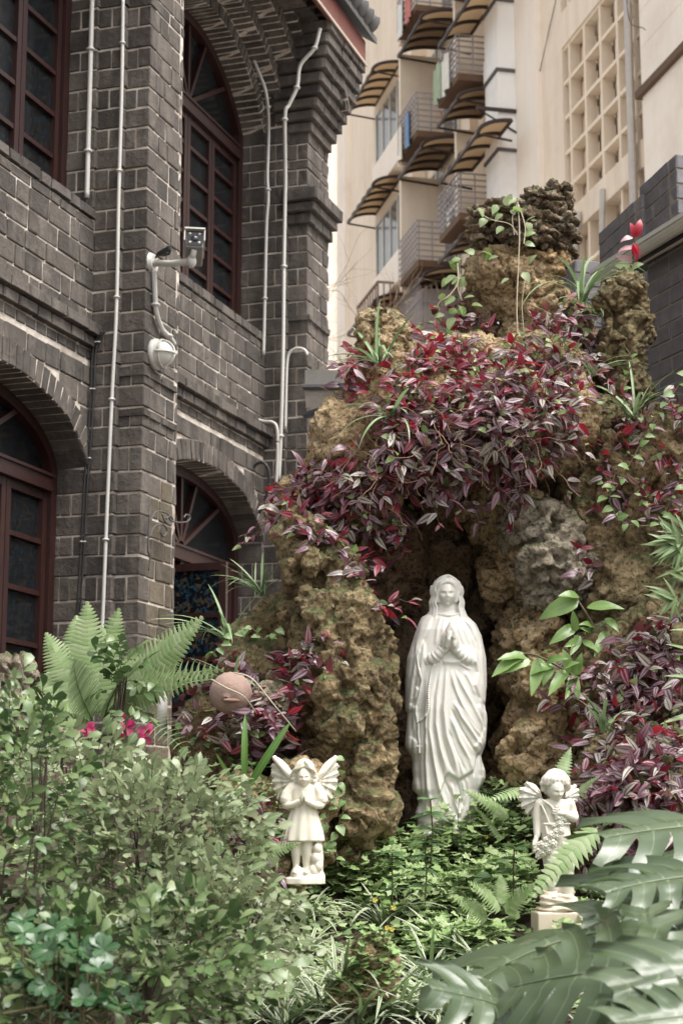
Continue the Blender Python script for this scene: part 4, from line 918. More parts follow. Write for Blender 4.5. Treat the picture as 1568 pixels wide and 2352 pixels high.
def strand(pts, n):
    for q in spline([(x, y, 0) for x, y in pts], n):
        h = bvm.ray_cast(Vector((mx(q[0]), -1, mz(q[1]))), Vector((0, 1, 0)))
        if h[0] is not None: bead.shape(ell(h[0]+Vector((0, -.003, 0)), (.0058, .0058, .0066), l=2))
strand([(285, 735), (268, 790), (285, 900), (298, 980), (280, 1090), (258, 1190), (266, 1290)], 50); strand([(400, 850), (372, 920), (350, 1060), (345, 1200), (315, 1262), (272, 1292)], 42); strand([(276, 1310), (274, 1380), (280, 1450)], 11)
ros = bead.build('rosary', M_marble, mary, True)
h = bvm.ray_cast(Vector((mx(281), -1, mz(1490))), Vector((0, 1, 0))); hy = (h[0].y if h[0] else -.1)-.006
c = MB(); c.box((mx(275), hy-.004, mz(1532)), (mx(289), hy+.004, mz(1458))); c.box((mx(258), hy-.0045, mz(1484)), (mx(306), hy+.0045, mz(1470))); c.build('cross', M_marble, ros)

# ---------------------------------------------------------------- wings: a root bar and fanned, ribbed feathers
def wing(root, mat, rootp, tips, k, mxf, mzf, ydep, wf=42):
    m = MB(); rp = np.array([mxf(rootp[0]), ydep, mzf(rootp[1])])
    for i, (tx, ty, w_) in enumerate(tips):
        tp = np.array([mxf(tx), ydep+.012+.004*i, mzf(ty)]); d = tp-rp; L_ = np.linalg.norm(d); u = d/L_; sd = np.cross(u, [0, 1, 0]); n = 22; t = np.linspace(0, 1, n)
        half = w_*k*np.clip(np.sin(np.clip(t*1.06, 0, 1)**.8*math.pi*.93)**.75, .12, 1)*(.55+.6*t)
        V = []; q = np.linspace(-1, 1, 11)
        for a, hh in zip(t, half):
            for b in q: V.append(rp+d*a+sd*b*hh+np.array([0, -1, 0])*(.010*(1-b*b)+.006*(1-abs(b)*6 if abs(b) < .15 else 0)+.0022*np.sin(abs(b)*14-a*20)))
        W = 11; F = [(r*W+c, r*W+c+1, (r+1)*W+c+1, (r+1)*W+c) for r in range(n-1) for c in range(W-1)]
        Vb = [v+np.array([0, .014, 0]) for v in V]; nb = len(V); m.add(V+Vb, F+[tuple(nb+j for j in reversed(f)) for f in F]+[(r*W, (r+1)*W, nb+(r+1)*W, nb+r*W) for r in range(n-1)]+[((r+1)*W+10, r*W+10, nb+r*W+10, nb+(r+1)*W+10) for r in range(n-1)]+[((n-1)*W+c, (n-1)*W+c+1, nb+(n-1)*W+c+1, nb+(n-1)*W+c) for c in range(10)])
    return m.build('wing', mat, root, True)
# ---------------------------------------------------------------- left angel: child in a tunic with praying hands
K2 = .000236
ax = lambda x: (x-735)*K2
az = lambda y: (2075-y)*K2
def A2(x, y, d): return (ax(x), -d*K2, az(y))
def loft(rows, n=64, flute=0, nf=9, ph=0):
    """rows: (cx, cy_front_depth, z, rx, ry) -> closed surface"""
    rows = np.array(rows, float); t = np.linspace(0, len(rows)-1, len(rows)*7); rr = np.stack([np.interp(t, np.arange(len(rows)), rows[:, i]) for i in range(5)], 1)
    a = np.linspace(0, 2*math.pi, n, endpoint=False); V = []
    for i, (cx_, cy_, z_, rx_, ry_) in enumerate(rr):
        f = 1+flute*(i/len(rr))*np.sin(a*nf+ph); V.append(np.stack([cx_+rx_*f*np.cos(a), cy_+ry_*f*np.sin(a), np.full(n, z_)], 1))
    m = len(rr); V = np.concatenate(V+[np.array([[rr[0, 0], rr[0, 1], rr[0, 2]], [rr[-1, 0], rr[-1, 1], rr[-1, 2]]])]); i = np.arange(m*n).reshape(m, n); j = np.roll(i, -1, 1)
    return V, np.stack([i[:-1], j[:-1], j[1:], i[1:]], -1).reshape(-1, 4), np.array([(m*n, j[0, q], i[0, q]) for q in range(n)]+[(m*n+1, i[-1, q], j[-1, q]) for q in range(n)])
pcs = [face_head(np.array(A2(735, 545, 75)), 112*K2, R(10)), ell(A2(735, 430, -10), (168*K2, 160*K2, 190*K2)), ell(A2(735, 560, -30), (190*K2, 120*K2, 130*K2))]
rs = np.random.RandomState(3)
for sg in (-1, 1):      # parted fringe and curls
    for k in range(4): pcs.append(rtube(spline([A2(735+sg*8, 262+k*34, 100+k*14), A2(735+sg*(46+k*16), 318+k*27, 165), A2(735+sg*(100+k*14), 388+k*12, 158-k*4), A2(735+sg*(165+k*6), 425+k*16, 90-k*12)], 14), np.linspace(26, 20, 14)*K2, 8))
    for k in range(9): pcs.append(ell(A2(735+sg*(172+rs.uniform(-18, 22)), 450+k*19, 60-rs.uniform(0, 70)), (36*K2, 36*K2, 30*K2), l=3))
pcs.append(rtube([A2(735, 620, 20), A2(735, 690, 5)], [60*K2, 75*K2]))
pcs.append(loft([(ax(735), 0, az(640), 70*K2, 60*K2), (ax(732), 0, az(668), 215*K2, 100*K2), (ax(730), 0, az(720), 245*K2, 125*K2), (ax(728), 0, az(850), 235*K2, 140*K2), (ax(728), 0, az(1000), 215*K2, 140*K2), (ax(725), 0, az(1060), 205*K2, 140*K2), (ax(722), 0, az(1180), 245*K2, 165*K2), (ax(715), 0, az(1350), 300*K2, 185*K2), (ax(710), 0, az(1470), 328*K2, 195*K2), (ax(712), 0, az(1530), 335*K2, 200*K2), (ax(712), 0, az(1545), 300*K2, 170*K2)], 96, .07, 11, .6))
for sg in (-1, 1):
    X = lambda o: 732+sg*o
    pcs.append(rtube([A2(X(195), 700, 10), A2(X(262), 800, 25), A2(X(285), 890, 40)], [85*K2, 92*K2, 100*K2], 16))           # wide short sleeve
    pcs.append(rtube(spline([A2(X(270), 880, 40), A2(X(272), 975, 70), A2(X(180), 975, 140), A2(X(60), 920, 195)], 16), np.linspace(74, 44, 16)*K2, 12))
    pcs += hand(A2(X(38), 930, 200), np.array(A2(X(6), 770, 235))-np.array(A2(X(38), 930, 200)), (-sg, 0, .1), .041, .02)
for x0, x1, w_ in ((600, 610, 82), (790, 775, 90)): pcs.append(rtube(spline([A2(x0, 1450, 20), A2((x0+x1)/2, 1650, 35), A2(x1, 1850, 10), A2(x1, 1990, 25)], 14), np.array([w_*1.1, w_*1.05, w_, w_, w_*.98, w_*.95, w_*.92, w_*.86, w_*.8, w_*.74, w_*.68, w_*.62, w_*.6, w_*.6])*K2, 14)); pcs.append(ell(A2(x1, 2020, 70), (62*K2, 115*K2, 42*K2)))
pcs.append(loft([(ax(900), .02, az(1500), 60*K2, 70*K2), (ax(915), .02, az(1600), 105*K2, 110*K2), (ax(930), .02, az(1800), 110*K2, 130*K2), (ax(900), .02, az(2000), 130*K2, 150*K2), (ax(800), .01, az(2060), 260*K2, 190*K2), (ax(740), 0, az(2110), 320*K2, 230*K2), (ax(730), 0, az(2200), 330*K2, 240*K2)], 60, .05, 7))
for (x, y, r_) in ((950, 1650, 70), (930, 1800, 80), (960, 1920, 75), (890, 1990, 80), (640, 2075, 120)): pcs.append(ell(A2(x, y, 60), (r_*K2, r_*K2, r_*1.3*K2), l=3))
V, N, F = remesh(pcs, .0023, 1)
p2 = at(698, 2012, 6.6); ang1 = thing('praying_angel_statue', 'small ivory angel statue with praying hands and raised wings, left of the niche', 'statue', p2, R(-2))
link('figure', mesh_np('figure', V, F, True, None, M_resin), ang1)
def w2(tips): return [(x, y, w_) for x, y, w_ in tips]
mir = lambda tips: [(1470-x-10, y, w_) for x, y, w_ in tips]
tl_ = [(300, 880, 108), (240, 740, 118), (205, 600, 118), (190, 460, 112), (195, 330, 100), (225, 200, 96)]
for t_, rp in ((tl_, (575, 600)), (mir(tl_), (910, 600))):
    wo = wing(ang1, M_resin, rp, t_, K2, ax, az, .035); wo.matrix_parent_inverse = Matrix()
    t2 = [(rp[0]+(x-rp[0])*.6, rp[1]+(y-rp[1])*.6, w_*.7) for x, y, w_ in t_]; w3 = wing(ang1, M_resin, rp, t2, K2, ax, az, .018); w3.matrix_parent_inverse = Matrix(); w3.name = 'wing_coverts'
    mm = MB(); mm.shape(rtube(spline([(ax(rp[0]), .03, az(rp[1])), (ax(rp[0]*.6+t_[-1][0]*.4), .02, az(rp[1]*.7+t_[-1][1]*.3-40)), (ax(t_[-1][0]*.95+rp[0]*.05), .045, az(t_[-1][1]+25))], 14), np.linspace(.017, .009, 14), 10)); mm.build('wing_edge', M_resin, ang1, True)

# ---------------------------------------------------------------- right angel: cherub with a rose garland on a rock plinth
K3 = .000292
bx_ = lambda x: (x-670)*K3
bz_ = lambda y: (2200-y)*K3
def A3(x, y, d): return (bx_(x), -d*K3, bz_(y))
hc = np.array(A3(668, 515, 70))
pcs = [face_head(hc, 100*K3, R(20), R(14)), ell(A3(675, 400, -10), (150*K3, 150*K3, 165*K3)), ell(A3(672, 480, -50), (150*K3, 110*K3, 120*K3))]
for k in range(12):      # wavy hair
    a = -1.5+k*.27; s0 = A3(700+60*math.sin(a), 262+18*abs(a), 40); pcs.append(rtube(spline([s0, A3(680+130*math.sin(a), 330, 120*math.cos(a*.9)), A3(672+165*math.sin(a)+8*math.sin(k*2), 390+8*math.cos(k), 150*math.cos(a*.9)), A3(672+178*math.sin(a), 430+10*math.sin(k*3), 135*math.cos(a*.95))], 18), (26+3*np.sin(np.linspace(0, 14, 18)))*K3, 8))
for sg in (-1, 1):
    for k in range(6): pcs.append(ell(A3(675+sg*(160+rs.uniform(-14, 20)), 420+k*17, 40-k*10), (32*K3, 34*K3, 24*K3), l=3))
pcs.append(rtube([A3(670, 590, 10), A3(668, 660, 0)], [62*K3, 78*K3]))
pcs.append(loft([(bx_(668), 0, bz_(610), 60*K3, 60*K3), (bx_(668), 0, bz_(640), 190*K3, 95*K3), (bx_(668), 0, bz_(700), 215*K3, 115*K3), (bx_(668), 0, bz_(820), 180*K3, 125*K3), (bx_(668), -.005, bz_(950), 175*K3, 130*K3), (bx_(670), -.008, bz_(1080), 190*K3, 140*K3), (bx_(680), 0, bz_(1200), 195*K3, 140*K3), (bx_(690), 0, bz_(1330), 200*K3, 140*K3), (bx_(695), .006, bz_(1420), 185*K3, 120*K3), (bx_(690), .01, bz_(1600), 150*K3, 90*K3), (bx_(690), .012, bz_(1800), 160*K3, 95*K3)], 90, .05, 8, .3))
for x0, x1, x2, fx, fy in ((600, 612, 612, 600, 1815), (785, 800, 800, 835, 1880)):
    pcs.append(rtube(spline([A3(x0, 1200, 40), A3(x1, 1400, 75), A3(x1, 1540, 62), A3(x2, 1740, 60), A3(x2, fy-40, 70)], 16), np.interp(np.linspace(0, 1, 16), [0, .3, .5, .65, .9, 1], [100, 92, 74, 80, 56, 54])*K3, 14))
    pcs.append(ell(A3(fx, fy, 120), (50*K3, 95*K3, 36*K3), (0.25, 0, R(8)), 4))
    for t in range(5): pcs.append(ell(A3(fx-34+17*t, fy+20, 200-6*abs(t-1)), (11*K3, 18*K3, 12*K3), l=2))
pcs.append(rtube(spline([A3(480, 680, 0), A3(445, 800, 5), A3(432, 930, 20), A3(420, 1080, 60)], 14), np.interp(np.linspace(0, 1, 14), [0, .5, 1], [72, 62, 42])*K3, 14))
hb = np.array(A3(410, 1090, 70)); pcs += hand(hb, np.array(A3(372, 1190, 110))-hb, (1, -.3, .2), .05, .1)
pcs.append(rtube(spline([A3(855, 680, 0), A3(885, 780, 0), A3(900, 855, 40), A3(840, 840, 110), A3(770, 810, 140)], 16), np.interp(np.linspace(0, 1, 16), [0, .5, 1], [72, 62, 44])*K3, 14))
hb = np.array(A3(770, 810, 140)); pcs += hand(hb, (-1, -.2, .12), (0, 1, .1), .05, .1)
for pts in ([(500, 640, 95), (580, 700, 125), (640, 780, 130)], [(480, 700, 90), (520, 800, 120), (560, 930, 130)], [(500, 930, 120), (600, 940, 138), (700, 935, 138), (830, 930, 120)], [(520, 960, 120), (540, 1100, 150), (560, 1300, 150)], [(790, 1080, 130), (850, 1200, 125), (880, 1340, 110)], [(740, 1180, 150), (820, 1300, 145), (900, 1360, 110)]): pcs.append(rtube(spline([A3(*q) for q in pts], 12), 15*K3, 8))
V, N, F = remesh(pcs, .0024, 1)
p3 = at(1280, 2128, 6.55); ang2 = thing('cherub_statue', 'pale cherub statue holding a rose garland on a rocky plinth, right of the niche', 'statue', p3, R(4))
link('figure', mesh_np('figure', V, F, True, None, M_cast), ang2)
gm = MB()
def rose(x, y, d, r_):
    c_ = np.array(A3(x, y, d)); gm.shape(ell(c_, (r_*.28*K3, r_*.4*K3, r_*.28*K3), l=2))
    for ring, nn, rad, sz in ((0, 4, .40, .32), (1, 6, .92, .46)):
        for k in range(nn): a = k*2*math.pi/nn+ring*.4; gm.shape(ell(c_+np.array([math.cos(a)*rad*r_*K3, (.10+ring*.16)*r_*K3, math.sin(a)*rad*r_*K3]), (sz*r_*K3, .08*r_*K3, sz*r_*K3), (math.sin(a)*-.7, 0, math.cos(a)*.7), 2))
for x, y, d, r_ in ((690, 745, 165, 46), (640, 790, 160, 36), (735, 790, 160, 34), (680, 860, 172, 48), (745, 880, 160, 36), (690, 935, 175, 44), (620, 960, 168, 34), (700, 1020, 178, 48), (640, 1030, 175, 36), (575, 1075, 180, 46), (655, 1090, 178, 34), (520, 1130, 175, 38), (595, 1180, 185, 52), (505, 1210, 180, 46), (550, 1265, 175, 36), (412, 1250, 150, 56), (470, 1290, 160, 44), (380, 1190, 140, 34), (450, 1185, 165, 38), (420, 1330, 140, 36)): rose(x, y, d, r_)
gm.build('rose_garland', M_cast, ang2, True)
pl = [ell(A3(690, 1900, 20), (240*K3, 210*K3, 120*K3)), ell(A3(560, 1900, 60), (130*K3, 150*K3, 130*K3)), ell(A3(830, 1960, 70), (150*K3, 150*K3, 80*K3)), ell(A3(690, 1985, 30), (290*K3, 240*K3, 60*K3)), ell(A3(520, 1800, -10), (60*K3, 90*K3, 110*K3)), ell(A3(850, 1780, -30), (50*K3, 80*K3, 120*K3)), ell(A3(700, 1860, 140), (120*K3, 90*K3, 70*K3))]
V, N, F = remesh(pl, .004, 2); V = V+N*(.004*fbm(V/.03, 3)+.003*np.sin(V[:, 2]/.0035+3*V[:, 0]/.05))[:, None]; link('rock_plinth', mesh_np('rock_plinth', V, F, True, None, M_base), ang2)
V, N, F = remesh([(lambda m: (m.arrays()[0], *m.arrays()[1]))(MB().box((bx_(372), -.075, bz_(2290)), (bx_(940), .075, bz_(2012))))], .005, 4); link('plinth_block', mesh_np('plinth_block', V, F, True, None, M_base), ang2)
tr_ = [(415, 850, 88), (325, 805, 94), (262, 715, 98), (232, 605, 98), (245, 495, 92), (335, 410, 84)]
for t_, rp in ((tr_, (520, 600)), ([(940, 700, 66), (985, 640, 70), (1010, 570, 70), (1015, 500, 66), (985, 440, 62)], (820, 600))):
    wo = wing(ang2, M_cast, rp, t_, K3, bx_, bz_, .03); wo.matrix_parent_inverse = Matrix()
print('statues done')
# ================================================================ PLANTS
def leaf_mat(name, c1, c2, under=None, rib=None, ribw=.07, stripe=None, margin=None, rough=.38, trans=.3, tcol=None, var=.3):
    b = NB(name); r = b.rnd(); uv = b.N('ShaderNodeUVMap'); sep = b.N('ShaderNodeSeparateXYZ'); b.L(uv.outputs[0], sep.inputs[0])
    ux = b.math('ABSOLUTE', b.math('MULTIPLY_ADD', sep.outputs[0], 2, -1)); g = b.N('ShaderNodeNewGeometry')
    c = b.mix(r, c1, c2); n = b.noise(40, 3, .6, g.outputs['Position']); c = b.mix(b.math('MULTIPLY', n, var), c, tuple(x*.45 for x in c1))
    if stripe:
        sc, lo, hi = stripe; m = b.ramp(ux, [(max(lo-.1, 0), (0, 0, 0)), (lo, (1, 1, 1)), (hi, (1, 1, 1)), (min(hi+.12, 1), (0, 0, 0))]); r2 = b.math('FRACT', b.math('MULTIPLY', r, 5.7))
        c = b.mix(b.math('MULTIPLY', m, b.math('MULTIPLY_ADD', r2, .9, .1)), c, sc)
    if margin: mc, th_ = margin; c = b.mix(b.math('GREATER_THAN', ux, th_), c, mc)
    if rib: m = b.ramp(ux, [(0, (1, 1, 1)), (ribw, (1, 1, 1)), (min(1, ribw*2.2), (0, 0, 0))]); c = b.mix(b.math('MULTIPLY', m, .7), c, rib)
    if under: c = b.mix(g.outputs['Backfacing'], c, b.mix(r, under, tuple(x*.55 for x in under)))
    w_ = b.N('ShaderNodeTexWave'); w_.inputs['Scale'].default_value = 7; w_.inputs['Distortion'].default_value = 1; b.L(uv.outputs[0], w_.inputs['Vector'])
    p = b.pbsdf(c, rough, b.bump(w_.outputs['Fac'], .12, .002)); t = b.N('ShaderNodeBsdfTranslucent')
    if tcol: t.inputs[0].default_value = (*tcol, 1)
    else: b.L(c, t.inputs[0])
    x = b.N('ShaderNodeMixShader'); x.inputs[0].default_value = trans; b.L(p, x.inputs[1]); b.L(t.outputs[0], x.inputs[2]); return b.done(x.outputs[0])
PROF = {
 'lance': [(0, .12), (.12, .7), (.3, 1), (.55, .86), (.8, .42), (.93, .16), (1, .02)],
 'ovate': [(0, .2), (.1, .8), (.3, 1), (.6, .82), (.85, .36), (.95, .14), (1, .02)],
 'obov': [(0, .08), (.2, .36), (.45, .78), (.7, 1), (.88, .8), (.97, .35), (1, .05)],
 'heart': [(0, .55), (.06, .92), (.22, 1), (.5, .86), (.8, .42), (.93, .18), (1, .02)],
 'strap': [(0, .7), (.2, 1), (.6, .95), (.85, .6), (.95, .3), (1, .03)]}
def leaf_mesh(prof='lance', w=.2, nl=6, fold=.25, droop=.25, wave=0, twist=0, cols=1):
    t = np.linspace(0, 1, nl+1); pr = np.array(PROF[prof]); h = w*np.interp(t, pr[:, 0], pr[:, 1]); q = np.linspace(-1, 1, 2*cols+1)
    ang = droop*t*1.6; ds = 1/nl; y = np.r_[0, np.cumsum(np.cos((ang[1:]+ang[:-1])/2)*ds)]; z = -np.r_[0, np.cumsum(np.sin((ang[1:]+ang[:-1])/2)*ds)]
    V = []; UV = []
    for i in range(nl+1):
        for a in q:
            zz = z[i]+fold*abs(a)*h[i]+wave*math.sin(t[i]*11)*h[i]*abs(a)*a; xx = a*h[i]; ca, sa = math.cos(twist*t[i]), math.sin(twist*t[i])
            V.append((xx*ca-(zz-z[i])*sa, y[i], z[i]+xx*sa+(zz-z[i])*ca)); UV.append(((a+1)/2, t[i]))
    W = len(q); F = [(r*W+c, r*W+c+1, (r+1)*W+c+1, (r+1)*W+c) for r in range(nl) for c in range(W-1)]
    return np.array(V), np.array(F), np.array(UV)
def lobed_mesh(lobes=5, depth=.28, cup=.15, seed=0, notch=True):
    rs = np.random.RandomState(seed); n = lobes*4+1; a = np.linspace(-2.6, 2.6, n); r_ = .5*(1-depth*(.5+.5*np.cos((a/5.2)*2*math.pi*lobes+math.pi)))*(1+.08*rs.randn(n)); r_[0] *= .7; r_[-1] *= .7
    V = [(0, .12, 0)]+[(math.sin(q)*d, .3+math.cos(q)*d, cup*d*d*2+.03*rs.randn()) for q, d in zip(a, r_)]; UV = [(.5, 0)]+[((q/5.2)+.5, 1) for q in a]
    F = [(0, i+2, i+1) for i in range(n-1)]; return np.array(V), np.array(F), np.array(UV)
def basis(d, n):
    d = np.asarray(d, float); d = d/(np.linalg.norm(d)+1e-9); n = np.asarray(n, float); n = n-d*np.dot(n, d); l = np.linalg.norm(n)
    if l < 1e-4: n = np.cross(d, [1, .3, .2]); l = np.linalg.norm(n)
    n /= l; return np.stack([np.cross(d, n), d, n], 1)
class Kind:
    def __init__(s, part, mat, variants):
        s.part, s.mat, s.var = part, mat, variants; s.me = [mesh_np(part, V, F, True, UV, mat) for V, F, UV in variants]
class Plant:
    def __init__(s, name, label, cat, loc, group=None):
        s.root = thing(name, label, cat, loc, 0, group); s.L = Vector(loc); s.it = {}; s.st = MB()
    def leaf(s, kind, p, d, n, size, v=None):
        M = np.eye(4); M[:3, :3] = basis(d, n)*size; M[:3, 3] = p; s.it.setdefault(kind, []).append((random.randrange(len(kind.var)) if v is None else v, M))
    def stem(s, pts, r, k=4): s.st.tube(pts, r, k, False)
    def done(s, nind=120, stem_mat=None, stem='stems', rest='foliage'):
        for kind, lst in s.it.items():
            sc = []
            for i, (v, M) in enumerate(lst):
                u, w_, d = project(M[:3, 3]); sc.append((np.linalg.norm(M[:3, 1])/max(d, .1) if -10 < u < 1578 and -10 < w_ < 2362 else 0, i))
            sc.sort(reverse=True); ind = set(i for a, i in sc[:nind] if a > 0)
            for i in ind:
                v, M = lst[i]; o = link(kind.part, kind.me[v], s.root); Q = M.copy(); Q[:3, 3] -= np.array(s.L); o.matrix_local = Matrix(Q.tolist())
            Vs, Us = [], []; Fs = {}; n = 0
            for v in range(len(kind.var)):
                A = np.array([lst[i][1] for i in range(len(lst)) if i not in ind and lst[i][0] == v])
                if len(A) == 0: continue
                V, F, UV = kind.var[v]; W = np.einsum('nij,vj->nvi', A[:, :3, :3], V)+A[:, None, :3, 3]; Vs.append(W.reshape(-1, 3)); Us.append(np.tile(UV, (len(A), 1)))
                Fs.setdefault(F.shape[1], []).append((F[None]+(np.arange(len(A))*len(V))[:, None, None]+n).reshape(-1, F.shape[1])); n += len(A)*len(V)
            if Vs: tag(link(rest, mesh_np(rest, np.concatenate(Vs), [np.concatenate(f) for f in Fs.values()], True, np.concatenate(Us), kind.mat), s.root, True), kind='stuff')
        if s.st.n: tag(s.st.build(stem, stem_mat or M_stem, s.root, True, True), kind='stuff')
        return s
M_stem = simple('green_brown_stem', (.10, .085, .04), .7, .4, 20, 0); M_twig = simple('brown_twig', (.05, .034, .022), .85, .4, 20, 0); M_root = simple('pale_root', (.42, .36, .27), .8, .3, 20, 0)
PURP = leaf_mat('zebra_vine_leaf', (.045, .015, .026), (.20, .09, .125), (.16, .010, .024), None, .1, ((.43, .34, .37), .25, .64), None, .32, .22, (.35, .03, .06))
RED = leaf_mat('crimson_vine_leaf', (.09, .006, .015), (.24, .012, .03), (.30, .008, .025), None, .1, ((.34, .20, .24), .3, .6), None, .34, .25, (.5, .03, .05))
SILV = leaf_mat('silver_vine_leaf', (.13, .085, .09), (.24, .22, .16), (.16, .02, .04), (.09, .03, .05), .12, ((.48, .46, .41), .22, .72), None, .32, .2, (.3, .12, .1))
GREEN = leaf_mat('small_green_leaf', (.20, .32, .09), (.38, .46, .22), (.14, .22, .08), (.28, .36, .16), .06, None, None, .4, .35)
vv = [leaf_mesh('ovate', .20, 6, .28, .3), leaf_mesh('ovate', .18, 6, .4, .55, .1), leaf_mesh('lance', .18, 6, .2, .1, .1), leaf_mesh('ovate', .21, 6, .1, .75, -.1)]
K_PURP, K_RED, K_SILV, K_GREEN = Kind('leaf', PURP, vv), Kind('leaf', RED, vv), Kind('leaf', SILV, vv), Kind('leaf', GREEN, [leaf_mesh('heart', .36, 5, .2, .3), leaf_mesh('ovate', .30, 5, .2, .2)])
def inpoly(x, y, P):
    c = False; j = len(P)-1
    for i in range(len(P)):
        if (P[i][1] > y) != (P[j][1] > y) and x < (P[j][0]-P[i][0])*(y-P[i][1])/(P[j][1]-P[i][1])+P[i][0]: c = not c
        j = i
    return c
def polypts(P, n, tries=40):
    xs = [p[0] for p in P]; ys = [p[1] for p in P]; out = []
    while len(out) < n:
        x, y = random.uniform(min(xs), max(xs)), random.uniform(min(ys), max(ys))
        if inpoly(x, y, P): out.append((x, y))
    return out
rv = lambda s=1: np.array([random.gauss(0, s) for _ in range(3)])
UP = np.array([0, 0, 1.]); TOCAM = np.array([0, -1., 0])
def vine(plant, poly, n, mix, size=(.055, .09), nodes=(2, 6), step=.026, lift=.5, grav=.55, withbed=True, bare=.15, clump=True):
    for dx, dy in polypts(poly, n):
        if clump and perlin(np.array([[dx/62., dy/62., n*.37]]))[0] < -.10 and random.random() < .8: continue
        h = cast(dx, dy, withbed)
        if h is None: continue
        p = np.array(h[0]); N = np.array(h[1]); N = N if N @ (p-np.array(CAM)) < 0 else -N
        p = p+N*.006; d = N*lift+rv(.35)+TOCAM*.25; d /= np.linalg.norm(d); pts = [p.copy()]; k = random.randint(*nodes)
        for i in range(k):
            d = d+np.array([0, 0, -grav*.45])+rv(.18); d /= np.linalg.norm(d); p = p+d*step*random.uniform(.8, 1.3); pts.append(p.copy())
            if random.random() < bare: continue
            for q in range(2 if i == k-1 else 1):
                side = np.cross(d, UP if abs(d[2]) < .9 else TOCAM); side /= np.linalg.norm(side)+1e-9
                ld = side*random.choice((-1, 1))*random.uniform(.3, 1.1)+d*random.uniform(.1, .9)+N*.35+UP*random.uniform(-.3, .55)+rv(.38)
                nn = UP*random.uniform(.1, 1.1)+N*.6+TOCAM*.35+rv(.55)
                r_ = random.random(); acc = 0
                for kd, wgt in mix:
                    acc += wgt
                    if r_ < acc: plant.leaf(kd, p+rv(.003), ld, nn, random.uniform(*size)*random.choice((.62, .85, 1, 1.05))*(1 if kd is not K_GREEN else .55)); break
        if len(pts) > 1: plant.stem(pts, .0016, 3)
MIX1 = [(K_PURP, .38), (K_RED, .25), (K_SILV, .22), (K_GREEN, .15)]; MIX2 = [(K_PURP, .46), (K_RED, .10), (K_SILV, .30), (K_GREEN, .14)]; MIX3 = [(K_PURP, .44), (K_RED, .14), (K_SILV, .34), (K_GREEN, .08)]
VG = 'purple trailing vines on the rockery'
def vplant(label, poly, n, mix, anchor, Y, nind=110, **kw):
    v = Plant('trailing_vine', label, 'vine', at(*anchor, Y), VG); vine(v, poly, n, mix, **kw); v.done(nind, M_twig); return v
vplant('crimson and purple vine crowning the arch below the pale green leaves', [(930, 850), (960, 770), (1060, 700), (1120, 740), (1115, 880), (1080, 1000), (960, 1040), (890, 970), (850, 900)], 330, [(K_PURP, .26), (K_RED, .38), (K_SILV, .14), (K_GREEN, .22)], (950, 900), 7.6)
vplant('purple vine curtain hanging over the niche above the praying statue', [(880, 960), (1000, 920), (1240, 910), (1300, 980), (1240, 1060), (1150, 1080), (1060, 1040), (940, 1030), (880, 1040)], 270, MIX2, (1080, 1080), 7.5, size=(.06, .098), nodes=(2, 8))
vplant('purple vine cluster to the right of the layered top crag', [(1150, 800), (1230, 745), (1330, 690), (1375, 790), (1345, 880), (1290, 960), (1160, 930), (1090, 900)], 270, [(K_PURP, .42), (K_RED, .18), (K_SILV, .22), (K_GREEN, .18)], (1260, 850), 7.8)
vplant('pink purple vine covering the left shoulder of the arch beside the church', [(590, 1200), (610, 1130), (690, 1070), (770, 1030), (890, 1080), (960, 1150), (940, 1240), (870, 1260), (890, 1400), (830, 1390), (800, 1290), (720, 1200), (650, 1170), (610, 1290), (580, 1280)], 350, MIX1, (780, 1180), 7.5, size=(.055, .088))
vplant('dark crimson sprig beside the small left spire', [(765, 800), (835, 800), (840, 880), (800, 890)], 34, [(K_PURP, .3), (K_RED, .7)], (800, 850), 7.8)
vplant('purple vine with green hearts tumbling down the right rocks below the gutter', [(1380, 930), (1480, 870), (1568, 930), (1568, 1240), (1490, 1220), (1400, 1160)], 110, [(K_PURP, .38), (K_RED, .2), (K_SILV, .22), (K_GREEN, .2)], (1480, 1080), 7.6)
vplant('dense silver and purple vine carpet on the slope right of the cherub', [(1350, 1740), (1400, 1600), (1568, 1560), (1568, 2120), (1420, 2070), (1350, 1930)], 430, MIX3, (1470, 1850), 7.0, size=(.065, .10), nodes=(2, 5))
vplant('purple vine sprigs dangling across the rock right of the niche', [(1310, 1480), (1430, 1430), (1480, 1560), (1420, 1680), (1330, 1720), (1300, 1620)], 70, MIX3, (1370, 1560), 7.5, size=(.065, .095))
vplant('purple vine sprigs low on the far right rocks', [(1440, 1440), (1568, 1400), (1568, 1600), (1460, 1600)], 70, MIX3, (1510, 1500), 7.4, size=(.06, .095))
vplant('sparse purple sprig on the pale boulder right of the statue head', [(1320, 1240), (1370, 1230), (1370, 1290), (1330, 1310)], 12, MIX3, (1345, 1270), 7.6)
vplant('purple vine scrambling over the mound around the clay pot', [(400, 1550), (470, 1480), (620, 1500), (720, 1440), (740, 1560), (700, 1720), (640, 1780), (560, 1700), (470, 1680), (410, 1640)], 220, [(K_PURP, .45), (K_RED, .28), (K_SILV, .2), (K_GREEN, .07)], (560, 1640), 7.3, nodes=(1, 4))
vplant('purple striped vine at the feet of the praying angel', [(520, 1880), (640, 1830), (655, 2010), (600, 2060), (520, 2000)], 120, MIX3, (590, 1980), 6.7, size=(.06, .09), nodes=(1, 4))
vplant('long loose purple strands dangling under the arch edge', [(900, 1010), (1000, 1030), (1120, 1060), (1250, 1050), (1240, 1090), (1100, 1100), (960, 1070), (890, 1060)], 26, [(K_PURP, .5), (K_RED, .2), (K_SILV, .3)], (1070, 1130), 7.5, nodes=(6, 11), step=.028, grav=1.1, bare=.35)
vplant('dark purple sprigs on the left pillar beside the niche', [(690, 1460), (740, 1450), (735, 1530), (690, 1540)], 16, MIX3, (715, 1500), 7.2)
